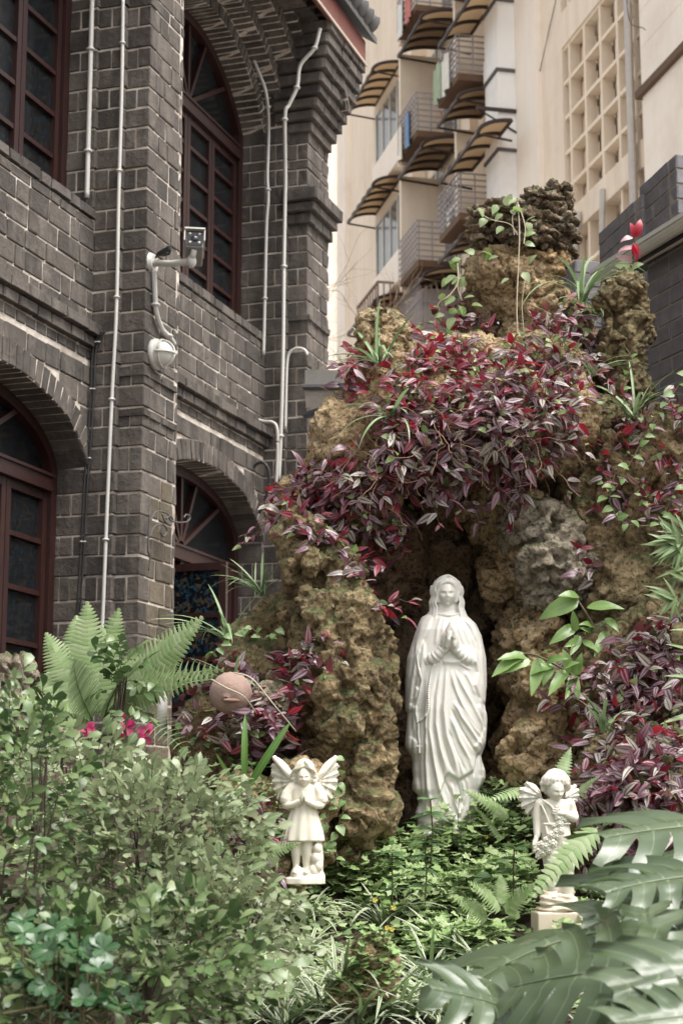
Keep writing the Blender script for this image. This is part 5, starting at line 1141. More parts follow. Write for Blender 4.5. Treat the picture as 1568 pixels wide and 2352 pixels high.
# bare brown vines threading over the arch
bv = thing('dry_vine', 'tangle of bare brown vine stems threading over the arch', 'vine', at(1000, 1000, 7.6)); m = MB()
for dx, dy in polypts([(760, 1100), (790, 930), (950, 840), (1100, 900), (1280, 900), (1250, 1080), (1000, 1080), (850, 1150)], 220):
    h = cast(dx, dy, False)
    if h is None: continue
    p = np.array(h[0])+np.array(h[1])*random.uniform(.01, .06); d = rv(.5)+np.array([0, -.3, -.5]); pts = [p]
    for i in range(random.randint(5, 12)): d = d+rv(.25)+np.array([0, 0, -.05]); d = d/np.linalg.norm(d); p = p+d*.03; pts.append(p)
    m.tube(spline(pts, len(pts)*2), random.uniform(.001, .002), 4, False)
tag(m.build('bare_stems', simple('dry_brown_stem', (.20, .125, .075), .85, .4), bv, True, True), kind='stuff')

# pale green round-leaved creeper on the crag, with hanging pale roots
PALE = leaf_mat('pale_creeper_leaf', (.22, .33, .10), (.42, .50, .28), (.25, .36, .12), (.45, .52, .3), .05, None, None, .3, .45)
K_PALE = Kind('leaf', PALE, [leaf_mesh('ovate', .36, 6, .12, .35), leaf_mesh('ovate', .32, 6, .25, .15), leaf_mesh('heart', .38, 6, .1, .5)])
def creeper(label, anchor, Y, spots, stems, size=(.05, .07)):
    v = Plant('creeper', label, 'creeper', at(*anchor, Y), 'pale creepers on the crag')
    for dx, dy in spots:
        p = np.array(at(dx, dy, Y))+rv(.01); v.leaf(K_PALE, p, np.array([random.uniform(-1, 1), -.3, random.uniform(-.9, .5)]), UP*.6+TOCAM*.7+rv(.4), random.uniform(*size))
    for st, r_ in stems: v.st.tube(spline([np.array(at(a, b, Y+c)) for a, b, c in st], 30), r_, 5, False)
    v.done(60, M_root)
creeper('pale green creeper with dangling white roots on the layered top crag', (1190, 500), 7.86, [(1100, 480), (1115, 488), (1140, 478), (1160, 472), (1185, 468), (1195, 485), (1150, 500), (1120, 505), (1160, 525), (1215, 515), (1195, 545), (1200, 560), (1210, 610), (1205, 625), (1165, 640), (1208, 500), (1175, 480)], [([(1188, 465, 0), (1192, 530, -.03), (1190, 600, -.04), (1186, 700, -.05), (1188, 770, -.06)], .0032), ([(1190, 470, 0), (1205, 520, -.02), (1202, 560, -.03)], .0028), ([(1186, 470, 0), (1176, 500, -.02), (1180, 540, -.02)], .0026), ([(1100, 490, 0), (1130, 505, -.03), (1170, 515, -.03), (1188, 540, -.03)], .0022), ([(1205, 640, -.03), (1198, 700, -.04), (1202, 760, -.05)], .0018)], (.045, .065))
creeper('pale green creeper clump at the left foot of the top crag', (1040, 680), 7.85, [(1048, 600), (1052, 612), (1040, 630), (1060, 632), (1035, 645), (1065, 648), (1048, 655), (1020, 690), (1040, 685), (1060, 690), (1005, 705), (1030, 710), (1055, 705), (1075, 700), (1020, 725), (1045, 730), (1068, 725), (995, 720), (1085, 600), (1100, 590), (1110, 600), (1125, 602)], [([(1000, 760, 0), (1005, 700, -.02), (1030, 680, -.03), (1050, 650, -.03), (1050, 605, -.02)], .0035), ([(1060, 690, 0), (1050, 660, -.03), (1056, 630, -.03)], .003)], (.05, .075))
# red cordyline-like sprig standing on the gutter end
sp_ = Plant('red_sprig', 'bright crimson and pink leafy sprig standing against the brick parapet', 'plant', at(1452, 610, 8.3))
K_REDB = Kind('leaf', leaf_mat('bright_crimson_leaf', (.42, .012, .035), (.52, .03, .06), (.5, .02, .04), None, .1, None, None, .35, .4), vv); K_PINK = Kind('leaf', leaf_mat('pink_leaf', (.55, .28, .32), (.62, .40, .42), (.5, .2, .25), None, .1, None, None, .35, .3), vv)
for (dx, dy, ex, ey, kd) in ((1458, 545, 1474, 498, K_REDB), (1458, 545, 1452, 510, K_REDB), (1452, 545, 1430, 540, K_PINK), (1456, 570, 1424, 558, K_PINK), (1456, 560, 1462, 590, K_REDB), (1452, 600, 1418, 588, K_PINK), (1458, 590, 1452, 560, K_REDB), (1470, 590, 1478, 575, K_REDB), (1446, 612, 1420, 606, K_PALE), (1450, 615, 1470, 600, K_PALE)):
    a, b_ = np.array(at(dx, dy, 8.3)), np.array(at(ex, ey, 8.25)); sp_.leaf(kd, a, b_-a, TOCAM+UP*.3+rv(.3), np.linalg.norm(b_-a)*1.05)
sp_.stem([np.array(at(1440, 640, 8.3)), np.array(at(1452, 600, 8.3)), np.array(at(1458, 540, 8.3))], .003); sp_.done(20)

# ---------------------------------------------------------------- strap-leaved plants (arching blades)
BL = leaf_mat('strap_leaf', (.17, .28, .11), (.32, .40, .23), (.2, .3, .14), (.42, .48, .32), .12, None, None, .42, .3)
BLV = leaf_mat('striped_grass_leaf', (.17, .27, .10), (.28, .36, .18), (.16, .24, .1), None, .1, None, ((.68, .69, .56), .48), .45, .35)
bvars = [leaf_mesh('strap', .020, 10, .4, d, 0, tw) for d, tw in ((.55, .3), (.9, -.4), (1.15, .5), (.3, .2), (.75, -.2))]
K_BL = Kind('blade', BL, bvars); K_BLV = Kind('blade', BLV, bvars); K_WIDE = Kind('blade', leaf_mat('broad_strap_leaf', (.10, .22, .045), (.16, .30, .07), (.13, .25, .06), (.2, .34, .1), .05, None, None, .35, .35), [leaf_mesh('strap', .055, 8, .25, .25), leaf_mesh('strap', .05, 8, .3, .45)])
def tuft(name, label, group, p, n, L_, kd, spread=.9, cat='grass', out=None, nind=40):
    v = Plant(name, label, cat, p, group)
    for i in range(n):
        a = random.uniform(0, 2*math.pi); d = np.array([math.cos(a)*spread, math.sin(a)*spread, random.uniform(.6, 1.3)])
        if out is not None: d = d+np.array(out)
        v.leaf(kd, np.array(p)+rv(.012)*np.array([1, 1, .2]), d, UP*.5+np.array([-math.cos(a), -math.sin(a), 0])*.3+UP*.4+rv(.15), L_*random.uniform(.6, 1.15))
    v.done(nind)
def onbed(dx, dy):
    h = cast(dx, dy, True); return h[0] if h else at(dx, dy, 6)
TG = 'striped grass tufts in the foreground'
pos_words = [((740, 2330), 'striped white edged grass tuft in front, left of the brown stone'), ((620, 2300), 'striped grass tuft between shrub and brown stone'), ((690, 2200), 'striped grass tuft just in front of the praying angel'), ((820, 2360), 'striped grass tuft directly below the brown stone'), ((930, 2340), 'striped grass tuft right below the brown stone'), ((990, 2260), 'arching striped grass tuft right of the brown stone'), ((1080, 2330), 'striped grass tuft under the lowest split leaf'), ((560, 2340), 'striped grass tuft at the foot of the grey green shrub'), ((1180, 2350), 'striped grass tuft among the big split leaves'), ((880, 2130), 'arching striped grass tuft behind the brown stone'), ((650, 2360), 'striped grass tuft at the bottom edge of the picture'), ((1040, 2200), 'striped grass tuft left of the longest split leaf'), ((780, 2260), 'striped grass tuft leaning over the brown stone'), ((1130, 2240), 'striped grass tuft shaded by the split leaves'), ((1250, 2352), 'striped grass tuft behind the right split leaves'), ((1010, 2352), 'striped grass tuft below the lowest split leaf tip'), ((700, 2120), 'striped grass tuft right in front of the angel plinth'), ((860, 2340), 'striped grass tuft hiding the base of the brown stone')]
for (dx, dy), lb in pos_words:
    q = onbed(dx, dy); q = (q[0], q[1], q[2]-.01); tuft('striped_grass', lb, TG, q, random.randint(36, 46), .30, K_BLV, .8)
SG = 'hanging spider plants on the rockery'
for (dx, dy), n, L_, lb, out in [((880, 860), 16, .30, 'long grassy leaves hanging from the left of the arch crown', (-.4, -.5, -.3)), ((1340, 690), 16, .34, 'long grassy leaves arching left of the mossy right spire', (-.3, -.6, 0)), ((1370, 760), 14, .30, 'grassy leaves trailing beside the mossy right spire', (-.2, -.6, -.4)), ((1345, 900), 9, .2, 'small spider plantlet dangling under the right spire', (0, -.6, 0)), ((1470, 980), 14, .24, 'grassy tuft among the heart leaves on the right rocks', (-.2, -.6, 0)), ((620, 1400), 18, .22, 'grassy tuft on the mound below the pink vine', (-.2, -.5, 0)), ((530, 1500), 16, .24, 'grassy tuft at the left of the mound by the church window', (-.4, -.4, 0)), ((560, 1580), 12, .26, 'grassy leaves arching around the clay pot', (-.5, -.4, -.2)), ((1400, 1720), 9, .24, 'upright grassy leaves on the slope right of the cherub', (0, -.3, .6)), ((900, 960), 10, .3, 'thin grassy leaves trailing down the arch front', (0, -.6, -.6))]:
    h = cast(dx, dy, True); q = h[0]+h[1]*.05+Vector((0, -.05, .02)) if h else at(dx, dy, 7.6); tuft('spider_plant', lb, SG, q, n, L_*1.3, K_BL, .8, 'spider plant', out)
q = np.array(at(600, 1790, 6.75)); v = Plant('broad_strap_plant', 'two broad upright strap leaves rising left of the praying angel', 'plant', q)
for a, b_, c in (((562, 1790), (560, 1650), 1.0), ((575, 1800), (655, 1668), 1.0), ((540, 1800), (500, 1740), .8)): A_, B_ = np.array(at(*a, 6.75)), np.array(at(*b_, 6.7)); v.leaf(K_WIDE, A_, B_-A_, TOCAM+rv(.1), np.linalg.norm(B_-A_)*1.1)
v.done(5)

# ---------------------------------------------------------------- ferns
FERN = leaf_mat('fern_frond', (.24, .36, .14), (.42, .50, .28), (.32, .42, .22), None, .1, None, None, .5, .4)
def frond_mesh(n=22, w=.2, droop=.5, cup=.2, serr=True, taper=1.4):
    Vs, Fs, U = [], [], []; k = 0; t = np.linspace(0, 1, n+1); ang = droop*t*1.5-.1; y = np.r_[0, np.cumsum(np.cos(ang[1:])/n)]; z = -np.r_[0, np.cumsum(np.sin(ang[1:])/n)]
    for i in range(1, n+1):
        f = t[i]; L_ = w*math.sin(math.pi*min(1, (f*.92+.05)**.62))**.8; wd = .5/n*1.25
        for sd in (-1, 1):
            m = 5; a = np.linspace(0, 1, m)
            for j, q in enumerate(a):
                hw = wd*(1-q**2.2)*(.85+.15*math.cos(q*18)) if serr else wd*(1-q**2)
                cx_, cy_, cz_ = sd*L_*q, y[i]+L_*q*.38, z[i]-cup*L_*q*q+.02*L_
                Vs += [(cx_, cy_-hw, cz_), (cx_, cy_, cz_+hw*.18), (cx_, cy_+hw, cz_)]; U += [(.2, q), (.5, q), (.8, q)]
            for j in range(m-1):
                b_ = k+j*3
                for c in (0, 1): Fs.append((b_+c, b_+3+c, b_+4+c, b_+1+c) if sd > 0 else (b_+c, b_+1+c, b_+4+c, b_+3+c))
            k += m*3
    rp = [(0, a, b_) for a, b_ in zip(y, z)]; V2, F2, _ = tube(rp, np.linspace(.008, .002, n+1), 4, False); Vs += list(V2); U += [(.5, .5)]*len(V2); Fs += [tuple(int(k+q) for q in f) for f in F2]
    return np.array(Vs), np.array(Fs), np.array(U)
fv = [frond_mesh(24, .2, .45), frond_mesh(22, .17, .8), frond_mesh(26, .22, .25), frond_mesh(20, .18, 1.1)]
K_FERN = Kind('frond', FERN, fv); K_FERN3 = Kind('frond', FERN, [frond_mesh(15, .17, .3, .3, False)]); K_FERN2 = Kind('frond', FERN, [frond_mesh(14, .30, .35, .3, False), frond_mesh(13, .28, .6, .3, False)])
def fern(label, anchor, Y, fr, kd=K_FERN, face=1.0):
    v = Plant('fern', label, 'fern', at(*anchor, Y), 'ferns')
    for (a, b_, dY) in fr:
        A_, B_ = np.array(at(*a, Y)), np.array(at(*b_, Y+dY)); v.leaf(kd, A_, B_-A_+UP*.04, TOCAM*face+UP*.8+rv(.2), np.linalg.norm(B_-A_)*1.08)
    v.done(40)
fern('pale green sword fern before the church buttress at left', (230, 1640), 6.3, [((215, 1640), (192, 1385), 0), ((235, 1640), (140, 1440), .1), ((250, 1640), (445, 1440), -.1), ((250, 1640), (410, 1500), -.3), ((240, 1650), (390, 1570), -.3), ((200, 1650), (70, 1500), 0), ((200, 1660), (60, 1560), -.2), ((230, 1640), (290, 1420), .1), ((180, 1660), (110, 1620), -.3), ((260, 1650), (380, 1620), -.4), ((210, 1640), (160, 1400), .15), ((205, 1650), (100, 1470), .1), ((250, 1650), (340, 1480), 0), ((225, 1640), (255, 1400), 0), ((245, 1650), (430, 1470), -.15), ((250, 1655), (425, 1540), -.3), ((210, 1650), (60, 1450), .05), ((205, 1655), (45, 1590), -.25), ((230, 1645), (330, 1430), .05), ((215, 1645), (120, 1420), .1), ((240, 1650), (300, 1530), -.35), ((215, 1655), (150, 1540), -.35)])
fern('pale fern frond lying across the knees of the praying angel', (560, 2000), 6.4, [((530, 1990), (650, 1905), -.05), ((540, 2000), (668, 1945), -.1), ((530, 2000), (500, 1930), -.1)])
fern('fern fronds beside and behind the cherub', (1230, 1900), 6.75, [((1235, 1815), (1135, 1845), -.15), ((1170, 1880), (1075, 1832), -.1), ((1270, 1830), (1312, 1725), .1), ((1310, 1840), (1372, 1797), -.05), ((1150, 1930), (1095, 1865), -.05)], K_FERN3)
fern('fern frond arching in front of the legs of the cherub', (1350, 1900), 6.3, [((1372, 1900), (1238, 2055), -.1)], K_FERN3)
fern('little fern in the green ground cover below the cherub', (1150, 2080), 6.2, [((1150, 2090), (1090, 2040), -.1), ((1160, 2100), (1210, 2050), -.1), ((1120, 2110), (1060, 2090), -.1), ((1150, 2080), (1160, 2010), 0)], K_FERN2)

# ---------------------------------------------------------------- broad glossy plants right of the niche, bamboo, heart-leaved vines
GLO = leaf_mat('glossy_green_leaf', (.15, .27, .07), (.27, .40, .14), (.13, .22, .07), (.24, .34, .13), .05, None, None, .22, .35)
K_GLO = Kind('leaf', GLO, [leaf_mesh('ovate', .19, 8, .22, .35, .12, 0, 2), leaf_mesh('ovate', .21, 8, .15, .6, -.1, 0, 2), leaf_mesh('ovate', .17, 8, .3, .15, .15, 0, 2)])
def broad(label, Y, stems, leaves):
    a0 = stems[0][0]; v = Plant('broadleaf_plant', label, 'plant', at(*a0, Y), 'glossy broadleaf plants')
    for st in stems: v.st.tube(spline([np.array(at(*q, Y)) for q in st], 14), np.linspace(.006, .0035, 14), 6, False)
    for a, b_, ny in leaves: A_, B_ = np.array(at(*a, Y-.02)), np.array(at(*b_, Y-.09)); v.leaf(K_GLO, A_, B_-A_, TOCAM*.8+UP*ny+rv(.15), np.linalg.norm(B_-A_)*1.06)
    v.done(40)
broad('glossy bright green broadleaf plant growing on the rock right of the statue', 7.3, [[(1385, 1520), (1362, 1440), (1330, 1385), (1318, 1365)], [(1350, 1530), (1320, 1470), (1310, 1440)]], [((1325, 1378), (1245, 1404), .5), ((1328, 1370), (1296, 1352), .6), ((1348, 1395), (1425, 1382), .9), ((1362, 1440), (1345, 1420), .4), ((1358, 1455), (1336, 1440), .3), ((1395, 1450), (1365, 1500), .3), ((1318, 1440), (1268, 1468), .4), ((1330, 1470), (1300, 1482), .2), ((1335, 1470), (1372, 1492), .4), ((1330, 1460), (1312, 1500), .2), ((1390, 1420), (1418, 1440), .6), ((1380, 1500), (1360, 1530), .3), ((1320, 1450), (1318, 1410), .5), ((1370, 1470), (1400, 1475), .4)])
broad('pale green broadleaf sprig reaching towards the statue from the right', 7.15, [[(1330, 1560), (1280, 1530), (1230, 1505), (1190, 1500)], [(1330, 1560), (1300, 1545)]], [((1200, 1500), (1132, 1545), .6), ((1205, 1508), (1150, 1500), .8), ((1215, 1515), (1150, 1535), .5), ((1240, 1512), (1222, 1590), .2), ((1255, 1520), (1290, 1500), .6), ((1265, 1525), (1250, 1560), .3), ((1300, 1540), (1260, 1590), .4), ((1310, 1545), (1300, 1500), .5), ((1320, 1550), (1330, 1510), .5), ((1310, 1550), (1330, 1590), .3), ((1290, 1535), (1320, 1515), .6), ((1235, 1505), (1262, 1488), .8), ((1320, 1560), (1300, 1600), .3), ((1270, 1530), (1225, 1525), .6)])
BAM = Kind('leaf', leaf_mat('bamboo_leaf', (.16, .26, .09), (.28, .38, .18), (.2, .3, .12), (.36, .44, .24), .2, None, None, .45, .35), [leaf_mesh('lance', .085, 6, .15, .2), leaf_mesh('lance', .075, 6, .2, .4)])
v = Plant('dwarf_bamboo', 'pale narrow leaved bamboo reaching in from the right edge', 'bamboo', at(1600, 1400, 7.0))
for (cx_, cy_), n in (((1560, 1250), 22), ((1575, 1300), 18), ((1548, 1375), 11), ((1590, 1340), 14), ((1580, 1230), 16), ((1560, 1820), 0)):
    c_ = np.array(at(cx_, cy_, 7.05)); v.stem([np.array(at(1640, cy_+120, 7.1)), np.array(at(1610, cy_+40, 7.05)), c_], .003)
    for i in range(n): a = random.uniform(1.7, 5.0) if cx_ < 1570 else random.uniform(0, 6.3); v.leaf(BAM, c_+rv(.01), np.array([math.cos(a), random.uniform(-.5, .1), math.sin(a)]), TOCAM+UP*.5+rv(.4), random.uniform(.10, .15))
for (cx_, cy_, ex, ey) in ((1600, 1500, 1545, 1475), (1600, 1560, 1540, 1545), (1600, 1640, 1530, 1650), (1600, 1450, 1550, 1440)): A_, B_ = np.array(at(cx_, cy_, 6.9)), np.array(at(ex, ey, 6.85)); v.leaf(BAM, A_, B_-A_, TOCAM+UP, np.linalg.norm(B_-A_)*1.2)
v.done(90)
HEART = Kind('leaf', leaf_mat('heart_vine_leaf', (.16, .27, .08), (.30, .42, .18), (.2, .32, .1), (.36, .45, .22), .05, None, None, .35, .4), [leaf_mesh('heart', .40, 6, .2, .3), leaf_mesh('heart', .36, 6, .1, .5)])
def hvine(label, pts, Y, every=.05, size=(.035, .055), stem=.0025):
    P = spline([np.array(at(a, b_, Y)) for a, b_ in pts], 60); v = Plant('heart_leaf_vine', label, 'vine', P[0], 'heart leaved vines'); v.stem(list(P), stem, 5); acc = 0
    for i in range(1, 60):
        acc += np.linalg.norm(P[i]-P[i-1])
        if acc > every: acc = 0; a = random.uniform(0, 6.28); v.leaf(HEART, P[i], np.array([math.cos(a), -.5, math.sin(a)*.6-.2]), TOCAM+UP*.8+rv(.3), random.uniform(*size))
    v.done(60)
hvine('green heart leaved vine slanting up past the right brick wall', [(1370, 1160), (1420, 1110), (1470, 1020), (1520, 940), (1575, 860)], 7.35)
hvine('green heart leaved vine looping over the right rocks', [(1410, 1090), (1400, 1150), (1430, 1200), (1500, 1205), (1560, 1170), (1575, 1100)], 7.35, .045)
hvine('thin curling green vine on the face of the right spire', [(1430, 790), (1450, 830), (1430, 900), (1470, 960), (1490, 1010)], 7.6, .07, (.025, .04))
hvine('green heart leaved creeper beside the praying angel', [(775, 1990), (770, 1920), (790, 1850), (775, 1780), (790, 1740)], 6.75, .03, (.035, .05))
hvine('green heart leaved creeper climbing the left pillar foot', [(760, 1970), (745, 1900), (760, 1830), (755, 1770)], 6.8, .03, (.03, .045))
hvine('leafy creeper on the mound under the grassy tuft', [(470, 1520), (520, 1470), (570, 1440), (610, 1470), (640, 1440)], 7.3, .022, (.03, .045))

# ---------------------------------------------------------------- ground cover
GC1 = leaf_mat('celandine_leaf', (.25, .39, .13), (.47, .57, .29), (.33, .44, .19), None, .1, None, None, .5, .35); GC2 = leaf_mat('dark_cover_leaf', (.08, .16, .055), (.17, .26, .11), (.09, .16, .05), None, .1, None, None, .45, .3)
K_GC1 = Kind('leaf', GC1, [lobed_mesh(5, .25, .12, 1), lobed_mesh(5, .3, .25, 2), lobed_mesh(3, .35, .1, 3)]); K_GC2 = Kind('leaf', GC2, [leaf_mesh('ovate', .28, 5, .2, .3), leaf_mesh('ovate', .32, 5, .1, .5)])
def cover(label, poly, n, kinds, size, hgt, nind=60):
    P = polypts(poly, n); c_ = np.mean([np.array(onbed(*q)) for q in P[:20]], axis=0); v = Plant('ground_cover', label, 'ground cover', c_); v.root['kind'] = 'stuff'
    for dx, dy in P:
        h = cast(dx, dy, True)
        if h is None: continue
        p = np.array(h[0]); pn = .5+.5*perlin(np.array([p*3.1]))[0]*1.6; z_ = random.uniform(.2, 1)**.7*hgt*max(.15, pn)*1.4; a = random.uniform(0, 6.28)
        d = np.array([math.cos(a), math.sin(a), random.uniform(-.2, .35)]); kd = kinds[0] if random.random() < .85 else kinds[1]
        top_ = p+UP*z_+rv(.01)*np.array([1, 1, 0]); v.leaf(kd, top_, d, UP+TOCAM*random.uniform(0, .7)+rv(.25), random.uniform(*size))
        if random.random() < .25: v.stem([p, (p+top_)/2+rv(.006), top_], .0012, 3)
    v.done(nind)
cover('bright green lobed ground cover between the statues', [(900, 1960), (1000, 1985), (1090, 1880), (1150, 1810), (1230, 1860), (1225, 2110), (1130, 2230), (960, 2230), (890, 2120), (760, 2060), (700, 2030), (690, 2000), (780, 1990), (900, 1990)], 2500, (K_GC1, K_GC2), (.036, .07), .19, 250)
cover('green clover like ground cover along the front of the bed', [(650, 2050), (800, 2040), (1000, 2160), (1220, 2150), (1320, 2230), (1330, 2352), (560, 2352), (560, 2150)], 1700, (K_GC1, K_GC2), (.026, .045), .07, 60)
cover('dark low leaves filling the bed under the left shrubs', [(0, 1640), (420, 1640), (640, 1800), (660, 2060), (560, 2352), (0, 2352)], 1600, (K_GC2, K_GC1), (.035, .06), .12, 20)
cover('low green leaves around the cherub plinth', [(1200, 2060), (1420, 2020), (1568, 2100), (1568, 2300), (1250, 2250)], 700, (K_GC1, K_GC2), (.03, .055), .14, 20)
cover('taller loose leaves hiding the feet of the praying angel', [(640, 1985), (700, 1965), (790, 1985), (900, 2010), (900, 2070), (660, 2070)], 420, (K_GC1, K_GC2), (.034, .06), .26, 40)
cover('loose green leaves overlapping the base of the praying woman', [(1010, 1960), (1090, 1900), (1140, 1850), (1200, 1850), (1210, 2000), (1000, 2010)], 420, (K_GC1, K_GC2), (.034, .06), .3, 60)
WHK = Kind('leaf', leaf_mat('dark_whorl_leaf', (.055, .12, .04), (.11, .19, .075), (.09, .16, .06), (.18, .26, .12), .05, None, None, .3, .25), [leaf_mesh('lance', .16, 6, .2, .25), leaf_mesh('lance', .18, 6, .15, .45)])
for (dx, dy, top_y), lb in (((988, 1985, 1838), 'slim plant with whorled dark leaves before the left foot of the praying woman'), ((975, 2080, 1935), 'whorled dark leaved plant below the statue base'), ((900, 2080, 1960), 'whorled dark leaved plant at the foot of the left pillar'), ((1180, 2060, 1950), 'whorled dark leaved plant left of the cherub'), ((640, 2000, 1840), 'slim dark stem with grey green leaves left of the praying angel')):
    A_, B_ = np.array(at(dx, dy, 6.75)), np.array(at(dx, top_y, 6.72)); v = Plant('whorled_plant', lb, 'plant', A_, 'whorled leaf plants'); v.stem([A_, (A_+B_)/2+rv(.004), B_], .003, 5)
    for f in (.3, .55, .78, 1.0):
        for a in range(5): t = a*1.257+f*4; v.leaf(WHK, A_+(B_-A_)*f, np.array([math.cos(t), math.sin(t)*.8, random.uniform(-.1, .35)]), UP+TOCAM*.3+rv(.2), random.uniform(.055, .085))
    v.done(30)
YEL = Kind('petal', leaf_mat('yellow_petal', (.62, .48, .06), (.68, .58, .14), None, None, .1, None, None, .5, .3), [leaf_mesh('obov', .42, 3, .2, .2)])
for k, ((dx, dy), lb) in enumerate([((1080, 1850), 'yellow celandine flowers at the foot of the praying woman'), ((1150, 1840), 'yellow celandine flowers near the wing of the cherub'), ((1060, 2070), 'yellow celandine flowers in the middle of the ground cover'), ((880, 2150), 'pale yellow flower spray above the brown stone'), ((1110, 1960), 'yellow celandine flower left of the cherub garland'), ((980, 1900), 'tiny yellow flower stalk before the statue base')]):
    q = np.array(onbed(dx, dy+30)); v = Plant('yellow_flower', lb, 'flower', q, 'yellow flowers')
    for f in range(4):
        c_ = q+np.array([random.uniform(-.05, .05), random.uniform(-.09, -.03), random.uniform(.06, .16)]); v.stem([q+rv(.01), (q+c_)/2+rv(.01), c_], .0012, 3)
        for a in range(5): t = a*1.257; v.leaf(YEL, c_, np.array([math.cos(t), -.35, math.sin(t)]), TOCAM+UP*.3, .009)
    v.done(40)

# ---------------------------------------------------------------- shrubs (orange jasmine) in the left foreground
JAS = leaf_mat('jasmine_leaflet', (.14, .205, .085), (.39, .435, .26), (.28, .33, .18), (.4, .44, .29), .05, None, None, .28, .35); JAD = leaf_mat('dark_jasmine_leaflet', (.07, .13, .038), (.20, .26, .11), (.07, .13, .045), (.12, .18, .08), .05, None, None, .25, .25)
jv = [leaf_mesh('obov', .26, 5, .15, .15), leaf_mesh('obov', .3, 5, .25, .35), leaf_mesh('ovate', .24, 5, .2, .2), leaf_mesh('obov', .28, 5, .05, .5)]
K_JAS = Kind('leaflet', JAS, jv); K_JAD = Kind('leaflet', JAD, jv)
def compound(v, kd, p, d, n, L_, k, size):
    d = np.asarray(d, float)/np.linalg.norm(d); B_ = basis(d, n); x, nn = B_[:, 0], B_[:, 2]; pts = []
    for i in range(k):
        f = (i+1)/k; q = p+d*L_*f-UP*.12*L_*f*f; pts.append(q); sd = (1 if i % 2 else -1) if i < k-1 else 0
        ld = x*sd*1.0+d*(.55 if sd else 1)+rv(.15)-UP*.08; v.leaf(kd, q, ld, nn+rv(.3), size*random.uniform(.8, 1.15)*(.75+.35*f))
    v.stem([p]+pts, .0011, 3)
def shrub(label, cat, dx, dy, Y, rx, rz, ry, n, kd, size, L_=.11, base=None, shell=.55, nind=300, upb=.35, leafy=(5, 7)):
    c_ = np.array(at(dx, dy, Y)); k = PX(Y); R_ = np.array([rx*k, ry, rz*k]); zb = float(bed_h(np.array([c_[0]]), np.array([c_[1]]))[0]); b0 = np.array([c_[0], c_[1]+.05, min(zb, c_[2]-R_[2])])
    v = Plant('jasmine_shrub', label, cat, b0, 'leafy shrubs in the left foreground')
    for i in range(max(3, int(rx/40))):
        a = random.uniform(0, 6.28); e = c_+R_*np.array([math.cos(a)*.6, math.sin(a)*.6, random.uniform(.1, .75)]); v.st.tube(spline([b0+rv(.02), (b0+e)/2+rv(.06), e], 12), np.linspace(.006, .002, 12), 5, False)
        for j in range(4): f = e+R_*rv(.22); v.st.tube([(b0*.3+e*.7), (e+f)/2+rv(.02), f], .0024, 4, False)
    for i in range(n):
        u = rv(1); u /= np.linalg.norm(u); u[1] -= .25; u[2] += .1; u /= np.linalg.norm(u); r_ = random.uniform(shell, 1)**.6; lump = 1+.25*perlin(np.array([u*2.3+Y]))[0]; p = c_+R_*u*r_*lump
        compound(v, kd, p, u+UP*upb+rv(.4), UP+u*.45+TOCAM*.25+rv(.25), L_*random.uniform(.7, 1.2), random.randint(*leafy), size)
    v.done(nind, M_twig)
shrub('large grey green jasmine shrub filling the middle left foreground', 'shrub', 350, 1965, 5.4, 225, 165, .42, 470, K_JAS, .042)
shrub('pale jasmine shrub in front reaching under the praying angel', 'shrub', 480, 2150, 5.0, 180, 120, .35, 230, K_JAS, .042)
shrub('low shaded jasmine shrub along the bottom left', 'shrub', 300, 2260, 4.5, 260, 130, .36, 210, K_JAD, .045)
shrub('tall dark green jasmine shrub at the left edge', 'shrub', 45, 1920, 4.8, 105, 290, .3, 210, K_JAD, .043)
shrub('upright jasmine sprig growing out of the sword fern', 'shrub', 262, 1580, 6.1, 40, 80, .1, 22, K_JAD, .048, .09)
shrub('light green jasmine shrub behind the dark one at left', 'shrub', 190, 1800, 5.8, 150, 70, .3, 100, K_JAS, .045)
GLD = Kind('leaf', leaf_mat('glossy_dark_leaf', (.03, .085, .03), (.06, .13, .05), (.06, .12, .05), (.1, .16, .08), .05, None, None, .18, .2), [leaf_mesh('obov', .27, 6, .2, .3), leaf_mesh('obov', .3, 6, .1, .15)])
v = Plant('glossy_shrub', 'clump of dark glossy rosettes in the bottom left corner', 'shrub', at(160, 2350, 4.1))
for i in range(64):
    c_ = np.array(at(155+random.gauss(0, 70), 2250+random.gauss(0, 62), random.uniform(3.95, 4.35))); ax_ = UP*.8+TOCAM*.5+rv(.35); v.stem([np.array(v.L)+rv(.03), c_-UP*.06, c_], .003)
    for a in range(random.randint(7, 10)): t = a*2.4; B_ = basis(ax_, rv(1)); d = B_[:, 0]*math.cos(t)+B_[:, 2]*math.sin(t)+B_[:, 1]*random.uniform(.1, .7); v.leaf(GLD, c_, d, B_[:, 1]+rv(.1), random.uniform(.028, .044))
v.done(300)
# azalea-pink blossoms among the shrubs
PNK = Kind('petal', leaf_mat('magenta_petal', (.55, .02, .14), (.62, .08, .22), None, None, .1, None, None, .45, .35), [leaf_mesh('obov', .4, 4, .2, .4)])
for (dx, dy), lb in (((120, 1675), 'small magenta flower left of the fern foot'), ((200, 1675), 'small magenta flower under the fern fronds'), ((290, 1665), 'magenta flower beside the white pipe foot'), ((335, 1680), 'pink and white flower above the grey green shrub')):
    q = np.array(at(dx, dy, 6.05)); v = Plant('pink_flower', lb, 'flower', q-UP*.1, 'magenta flowers'); v.stem([q-UP*.1, q], .0015, 3)
    for a in range(7): t = a*.9; v.leaf(PNK, q+rv(.006), np.array([math.cos(t), -.4, math.sin(t)]), TOCAM+UP*.3+rv(.2), .035)
    v.done(20)

